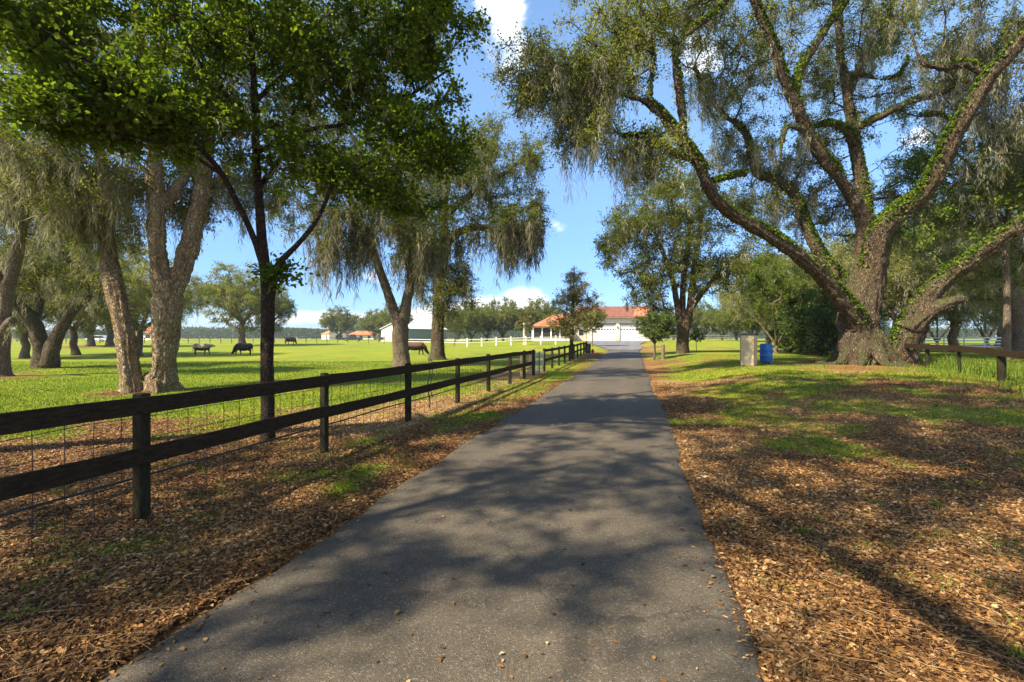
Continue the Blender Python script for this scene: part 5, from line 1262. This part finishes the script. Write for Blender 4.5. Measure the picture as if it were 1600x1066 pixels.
# link wall and windows between porch and garage
mb = MB(); mb.box((hp(12.2), 1.2, 1.6), (3.8, .3, 3.2)); mb.build('wall', M['beige'], house)
for x_ in (11.4, 13.0):
    wf = MB(); wf.box((hp(x_), 1.03, 1.6), (1.0, .06, 1.3)); wo_ = wf.build('window', M['white'], house)
    MB().box((hp(x_), .995, 1.6), (.84, .02, 1.14)).build('pane', M['glass'], wo_)
# screened porch
xa, xb = 3.9, 10.4
ph = MB()
for k, x_ in enumerate(np.linspace(xa, xb, 5)):
    MB().box((hp(x_), -1.5, 1.25), (.22, .22, 2.5), 0, .02).build('porch_post', M['white'], house)
for k in range(3): MB().box((hp(xa), -1.5 + (k + 1) * 1.5, 1.25), (.2, .2, 2.5), 0, .02).build('porch_post', M['white'], house)
xs_ = np.linspace(xa, xb, 5)
for i in range(4): MB().box((hp((xs_[i] + xs_[i + 1]) / 2), -1.5, 1.42), (xs_[i + 1] - xs_[i] - .23, .03, 1.95)).build('screen', M['screen'], house)
MB().box((hp(xa), .75, 1.42), (.03, 4.0, 1.95)).build('screen', M['screen'], house)
MB().box((hp((xa + xb) / 2), -1.5, .21), (xb - xa, .24, .46)).build('porch_wall', M['white'], house)
MB().box((hp((xa + xb) / 2), -1.5, 2.56), (xb - xa + .3, .28, .2)).build('beam', M['white'], house)
mb = MB(); hip(mb, hp(xa), hp(xb), -1.5, 4.5, 2.72, 4.0, .55, 2.6); mb.build('roof', M['roofterra'], house)
mb = MB(); hip(mb, hp(6.2), hp(13.6), 3, 9, 3.9, 5.2, .5, 2.6); mb.build('roof', M['roofterra'], house)
mb = MB(); mb.box((hp(9.9), 6, 1.95), (7.2, 5.8, 3.9)); mb.build('wall', M['beige'], house)
# ------------------------------------------------------------------ barn and far houses
def gable_house(name, label, cat, loc, rz, W, D, E, R, wall, roof, front=None, side=None, door=None, over=.35):
    h = thing(name, label, cat, loc, rz)
    V = [(-W / 2, 0, 0), (W / 2, 0, 0), (W / 2, 0, E), (0, 0, R), (-W / 2, 0, E), (-W / 2, D, 0), (W / 2, D, 0), (W / 2, D, E), (0, D, R), (-W / 2, D, E)]
    MB().add(V, [(0, 1, 2, 3, 4), (6, 5, 9, 8, 7), (1, 6, 7, 2), (5, 0, 4, 9)]).build('wall', wall, h)
    s_ = (R - E) / (W / 2); o = over
    Vr = []
    for y_ in (-o, D + o): Vr += [(-W / 2 - o, y_, E - s_ * o + .03), (0, y_, R + .03), (W / 2 + o, y_, E - s_ * o + .03), (-W / 2 - o, y_, E - s_ * o + .18), (0, y_, R + .18), (W / 2 + o, y_, E - s_ * o + .18)]
    MB().add(Vr, [(3, 4, 10, 9), (4, 5, 11, 10), (1, 0, 6, 7), (2, 1, 7, 8), (0, 1, 4, 3), (1, 2, 5, 4), (7, 6, 9, 10), (8, 7, 10, 11), (0, 3, 9, 6), (2, 8, 11, 5)]).build('roof', roof, h)
    for nm, x_, w_, hh, m_ in (front or []):
        MB().box((x_, -.03, hh / 2 + .01), (w_, .06, hh)).build(nm, m_, h)
    if side: MB().box((W / 2 + .03, D / 2, E * .5), (.04, D * .985, E * .96)).build('siding', side, h)
    return h
q = foot(613, 124)
barn = gable_house('barn', 'white steel barn with side wall toned for shade and a roll-up door', 'barn', (q[0], q[1], q[2] - .2), -.62, 8.6, 15.5, 3.4, 4.75, M['barnwall'], M['whitesteel'], [('roll_up_door', -.6, 3.8, 2.8, M['whitewood']), ('door', 3.2, .9, 2.1, M['whitewood'])], M['shadegrey'])
for k in range(4): MB().box((-.6, -.07, .4 + k * .66), (3.6, .03, .05)).build('door_seam', M['shadegrey'], barn)
q = foot(523, 230)
h2 = gable_house('stable', 'tan stable with an orange roof and a dark open bay', 'stable', (q[0] + 1.5, q[1], q[2] - .3), .75, 8.4, 9, 2.9, 4.7, M['cream'], M['rooforange'], [('bay', .6, 3.4, 2.2, M['dark'])], None)
MB().add([(-4.2 - .03, 2.2, .4), (-4.2 - .03, 3.4, .4), (-4.2 - .03, 3.4, 2.4), (-4.2 - .03, 2.2, 2.4), (-4.16, 2.2, .4), (-4.16, 3.4, .4), (-4.16, 3.4, 2.4), (-4.16, 2.2, 2.4)], [(0, 1, 2, 3), (4, 7, 6, 5), (0, 4, 5, 1), (2, 6, 7, 3), (0, 3, 7, 4), (1, 5, 6, 2)]).build('door', M['dark'], h2)
q = foot(566, 215); h3 = thing('bungalow', 'long low house with an orange tile roof behind the dark pickup', 'house', (q[0], q[1], q[2] - .3), .1)
mb = MB(); mb.box((0, 4, 1.25), (11, 8, 2.5)); mb.build('wall', M['cream'], h3)
mb = MB(); hip(mb, -5.5, 5.5, 0, 8, 2.52, 4.2, .6, 3.0); mb.build('roof', M['rooforange'], h3)
for x_ in (-3.5, -.5, 3.0): MB().box((x_, -.02, 1.4), (1.3, .06, 1.1)).build('window', M['glass'], h3)
q = foot(217, 165); h4 = thing('bungalow', 'orange-roofed house glimpsed between the two pale oak trunks', 'house', (q[0], q[1], q[2] - .2), -.15)
mb = MB(); mb.box((0, 4, 1.4), (14, 8, 2.8)); mb.build('wall', M['cream'], h4)
mb = MB(); hip(mb, -7, 7, 0, 8, 2.82, 5.2, .6, 3.2); mb.build('roof', M['rooforange'], h4)
for x_ in (-4, 3.5): MB().box((x_, -.02, 1.5), (1.6, .06, 1.2)).build('window', M['glass'], h4)
q = foot(597, 122); tr_ = thing('water_trough', 'small dark trough on legs by the low fence in front of the barn', 'trough', q, .2)
mb = MB(); mb.box((0, 0, .75), (1.6, .7, .7), 0, .04); mb.build('tank', M['brown'], tr_)
for a_ in (-.6, .6): MB().box((a_, 0, .2), (.12, .5, .4)).build('leg', M['brown'], tr_)

# ------------------------------------------------------------------ vehicles
def car(name, label, loc, rz, paint, L, W, H, pick=False):
    r = thing(name, label, 'pickup' if pick else 'car', loc, rz)
    prof = [(-L / 2, .45), (-L / 2 + .1, .85), (-L * .28, .98), (L * .42, 1.0), (L / 2 - .05, .92), (L / 2, .5), (L / 2 - .1, .32), (-L / 2 + .1, .32)]
    def ext(pr, w, inset=0):
        n = len(pr); V = [(x_, -w / 2, z_) for x_, z_ in pr] + [(x_, w / 2, z_) for x_, z_ in pr]
        return V, [tuple(range(n))[::-1], tuple(range(n, 2 * n))] + [(i, (i + 1) % n, n + (i + 1) % n, n + i) for i in range(n)]
    body = MB().add(*ext(prof, W)).build('body', paint, r); md = body.modifiers.new('bevel', 'BEVEL'); md.width = .06; md.segments = 3
    cab = [(-L * .20, .97), (-L * .08, H), (L * (.10 if pick else .30), H), (L * (.18 if pick else .44), .99)]
    c_ = MB().add(*ext(cab, W * .86)).build('cabin', paint, r); md = c_.modifiers.new('bevel', 'BEVEL'); md.width = .08; md.segments = 3
    gl = [(x_ * .92 + .01, .97 + (z_ - .97) * .86 + .02) for x_, z_ in cab]
    MB().add(*ext(gl, W * .872)).build('window', M['glass'], r)
    for x_ in (-L * .31, L * .31):
        for s_ in (-1, 1):
            t_ = MB().tube([(x_, s_ * (W / 2 - .2), .34), (x_, s_ * (W / 2 + .01), .34)], .34, 18).build('wheel', M['rubber'], r)
            MB().tube([(x_, s_ * (W / 2 - .02), .34), (x_, s_ * (W / 2 + .025), .34)], .19, 12).build('rim', M['chrome'], t_)
    for s_ in (-1, 1): MB().box((-L / 2 + .04, s_ * W * .36, .74), (.06, .28, .14)).build('headlight', M['white'], r)
    return r
q = foot(153, 118); car('parked_car', 'white car parked beyond the pasture fence, between two oak trunks', q, .15, M['carwhite'], 4.7, 1.85, 1.55)
q = foot(551, 138); car('pickup_truck', 'dark pickup parked in front of the long orange-roofed house', q, .1, M['cardark'], 5.4, 1.95, 1.85, True)

# ------------------------------------------------------------------ cattle
def flesh(tubes, voxel, it=5):
    """one continuous surface grown over a set of closed tubes; tubes: (points, radii, height/width ratio)"""
    Vs = []; Qs = []; Ts = []; n0 = 0; m = 16
    for pts, rad, el in tubes:
        q = catmull([(*p_, r_) for p_, r_ in zip(pts, rad)], .06); p, r = q[:, :3], q[:, 3]
        V, Q = tube_arr(p, r, m)
        if el != 1.0:
            c = np.repeat(p, m, 0); d = V - c; d[:, 1] /= el ** .5; d[:, 2] *= el ** .5; V = c + d
        t0 = p[0] - unit(p[1] - p[0]) * r[0] * .5; t1 = p[-1] + unit(p[-1] - p[-2]) * r[-1] * .5
        V = np.vstack([V, t1, t0]); e = len(V) - 2; ra = np.arange(m); last = e - m + ra
        Ts.append(np.stack([last, np.roll(last, -1), np.full(m, e)], 1) + n0); Ts.append(np.stack([np.roll(ra, -1), ra, np.full(m, e + 1)], 1) + n0)
        Vs.append(V); Qs.append(Q + n0); n0 += len(V)
    me = mk('tmp', np.vstack(Vs), [np.vstack(Qs), np.concatenate(Ts)]); o = bpy.data.objects.new('tmp', me); COL.objects.link(o)
    md = o.modifiers.new('r', 'REMESH'); md.mode = 'VOXEL'; md.voxel_size = voxel
    sm = o.modifiers.new('s', 'SMOOTH'); sm.iterations = it; sm.factor = .5
    dg = bpy.context.evaluated_depsgraph_get(); m2 = bpy.data.meshes.new_from_object(o.evaluated_get(dg))
    m2.polygons.foreach_set('use_smooth', np.ones(len(m2.polygons), bool)); bpy.data.objects.remove(o); bpy.data.meshes.remove(me)
    return m2
def cow_mat(name, c1, c2, thr):
    m, nt, out = newmat(name); N = NT(nt); tc = N.n('TexCoord').outputs['Object']
    z = N.n('SeparateXYZ', {0: tc}).outputs[2]
    f = N.rng(N.math('ADD', z, N.math('MULTIPLY', N.math('SUBTRACT', N.noise(tc, 3.5, 4), .5), .5)), thr - .08, thr + .08)
    c = N.mix(f, c1, c2); c = N.mix(N.rng(N.noise(tc, 16, 4, .7), .35, .75, 0, .4), c, (.01, .008, .006))
    nt.links.new(N.n('BsdfPrincipled', {'Base Color': c, 'Roughness': .7, 'Specular IOR Level': .25}).outputs[0], out.inputs[0]); return m
def cow(label, loc, rz, mat, graze=True, horn=True, sc=1.0, step=.12):
    r = thing('cow', label, 'cow', loc, rz, 'cattle grazing in the pasture'); r.scale = (sc * 1.08, sc * 1.1, sc * .92)
    T = [([(-.90, 0, 1.12), (-.74, 0, 1.08), (-.40, 0, .98), (0, 0, .94), (.38, 0, .97), (.68, 0, 1.02), (.84, 0, 1.02)], [.20, .34, .39, .42, .41, .37, .26], 1.22)]
    if graze: T.append(([(.62, 0, 1.02), (.88, 0, .86), (1.02, .01, .62), (1.10, .03, .44)], [.33, .25, .18, .14], 1.15)); hd = [(1.04, .02, .52), (1.14, .03, .36), (1.24, .04, .20), (1.29, .04, .11)]
    else: T.append(([(.62, 0, 1.04), (.88, 0, 1.08), (1.02, 0, 1.14), (1.10, .02, 1.18)], [.32, .24, .18, .14], 1.15)); hd = [(1.06, .02, 1.19), (1.18, .04, 1.17), (1.32, .05, 1.09), (1.40, .06, 1.04)]
    T.append((hd, [.15, .145, .11, .09], 1.0)); h = hd[0]
    for s_ in (-1, 1):
        o = step * s_
        T.append(([(.58, s_ * .16, .92), (.60 + o * .4, s_ * .17, .66), (.60 + o, s_ * .17, .42), (.60 + o * 1.3, s_ * .17, .16), (.62 + o * 1.4, s_ * .17, .02)], [.17, .12, .075, .055, .07], 1.0))
        o = -o
        T.append(([(-.62, s_ * .16, 1.0), (-.58 + o * .3, s_ * .17, .70), (-.72 + o, s_ * .17, .46), (-.69 + o * 1.2, s_ * .17, .16), (-.66 + o * 1.2, s_ * .17, .02)], [.24, .16, .08, .055, .07], 1.0))
        T.append(([(h[0] - .03, h[1] + s_ * .08, h[2] + .06), (h[0] - .06, h[1] + s_ * .17, h[2] + .08), (h[0] - .08, h[1] + s_ * .25, h[2] + .05)], [.04, .055, .03], 1.0))
    T.append(([(-.88, 0, 1.20), (-.98, .01, 1.02), (-.99, .02, .72), (-.98, .03, .44)], [.06, .04, .035, .05], 1.0))
    m2 = flesh(T, .032, 4); m2.name = 'body'; m2.materials.clear(); m2.materials.append(mat); link('body', m2, r)
    if horn:
        for s_ in (-1, 1): MB().tube([(h[0] - .04, h[1] + s_ * .06, h[2] + .10), (h[0] - .02, h[1] + s_ * .2, h[2] + .18), (h[0] + .02, h[1] + s_ * .24, h[2] + .32)], [.03, .022, .008], 7).build('horn', M['cream'], r)
    return r
cow('grey-backed cow with dark underside facing right on the shaded grass', foot(315, 48.5), .0, cow_mat('grey_hide', (.035, .025, .02), (.33, .28, .22), .86), False, False, .84)
cow('black horned cow grazing with its head down to the left', foot(381, 47.5), math.pi - .1, cow_mat('black_hide', (.012, .010, .009), (.016, .014, .013), .9), True, True, .88)
cow('small red-brown cow far off by the edge of the field', foot(454, 92), 1.1, cow_mat('red_hide', (.09, .03, .014), (.16, .05, .022), .9), True, False, 1.0)
cow('dark brown cow grazing rightward, half hidden by the forked grey oak', foot(648, 45.5), .05, cow_mat('brown_hide', (.03, .016, .010), (.11, .05, .030), .95), True, False, .92)

# ------------------------------------------------------------------ cabbage palm
q = foot(819, 73); pm = thing('cabbage_palm', 'cabbage palm with browned fronds behind the white fence', 'palm', q)
MB().tube([(0, 0, -.1), (.02, 0, .8), (0, .03, 1.9), (.03, 0, 3.0)], [.19, .15, .14, .16], 10).build('trunk', M['palmtrunk'], pm); pm.scale = (1.15, 1.15, 1.1)
Vs = []; Qs = []; n0 = 0; r2 = np.random.default_rng(5); cr = np.array([.03, 0, 3.1])
for k in range(30):
    a = r2.uniform(0, 6.283); e_ = r2.uniform(-.7, 1.2); d = np.array([math.cos(a) * math.cos(e_), math.sin(a) * math.cos(e_), math.sin(e_)]); c = cr + d * r2.uniform(.5, .8)
    m = 26; sp_ = np.linspace(-1.2, 1.2, m); sd_ = unit(np.cross(d, [0, 0, 1.])); up_ = np.cross(sd_, d)
    ax = np.cos(sp_)[:, None] * d + np.sin(sp_)[:, None] * sd_; ax[:, 2] -= .35
    Lf = r2.uniform(.6, .95, m); V, Q = leaf_arr(c + ax * Lf[:, None] * .5, ax, np.repeat(up_[None], m, 0) + r2.normal(0, .3, (m, 3)), Lf, Lf * .10 + .03)
    Vs.append(V); Qs.append(Q + n0); n0 += len(V)
V = np.vstack(Vs); link('crown', mk('crown', V, np.vstack(Qs), M['palmleaf'], False, {'v': np.repeat(r2.uniform(0, 1, len(V) // 4), 4)}), pm)

# ------------------------------------------------------------------ rank grass along the right fence
n = 9000; d = rng.uniform(0, seg[0] + seg[1] + seg[2], n); pts = np.array([rp(v) for v in d]); off = rng.normal(1.6, 1.5, n)
x = pts[:, 0] + off * .92; y = pts[:, 1] - off * .39
k = np.hypot(x - OAK[0], y - OAK[1]) > 2.6; x, y = x[k], y[k]; n = len(x)
blades(x, y, rng.uniform(.12, .45, n) * (.5 + vnoise(x * .8, y * .8, 60)), rng.uniform(.012, .03, n), 'tall_grass', M['weed'], .8)
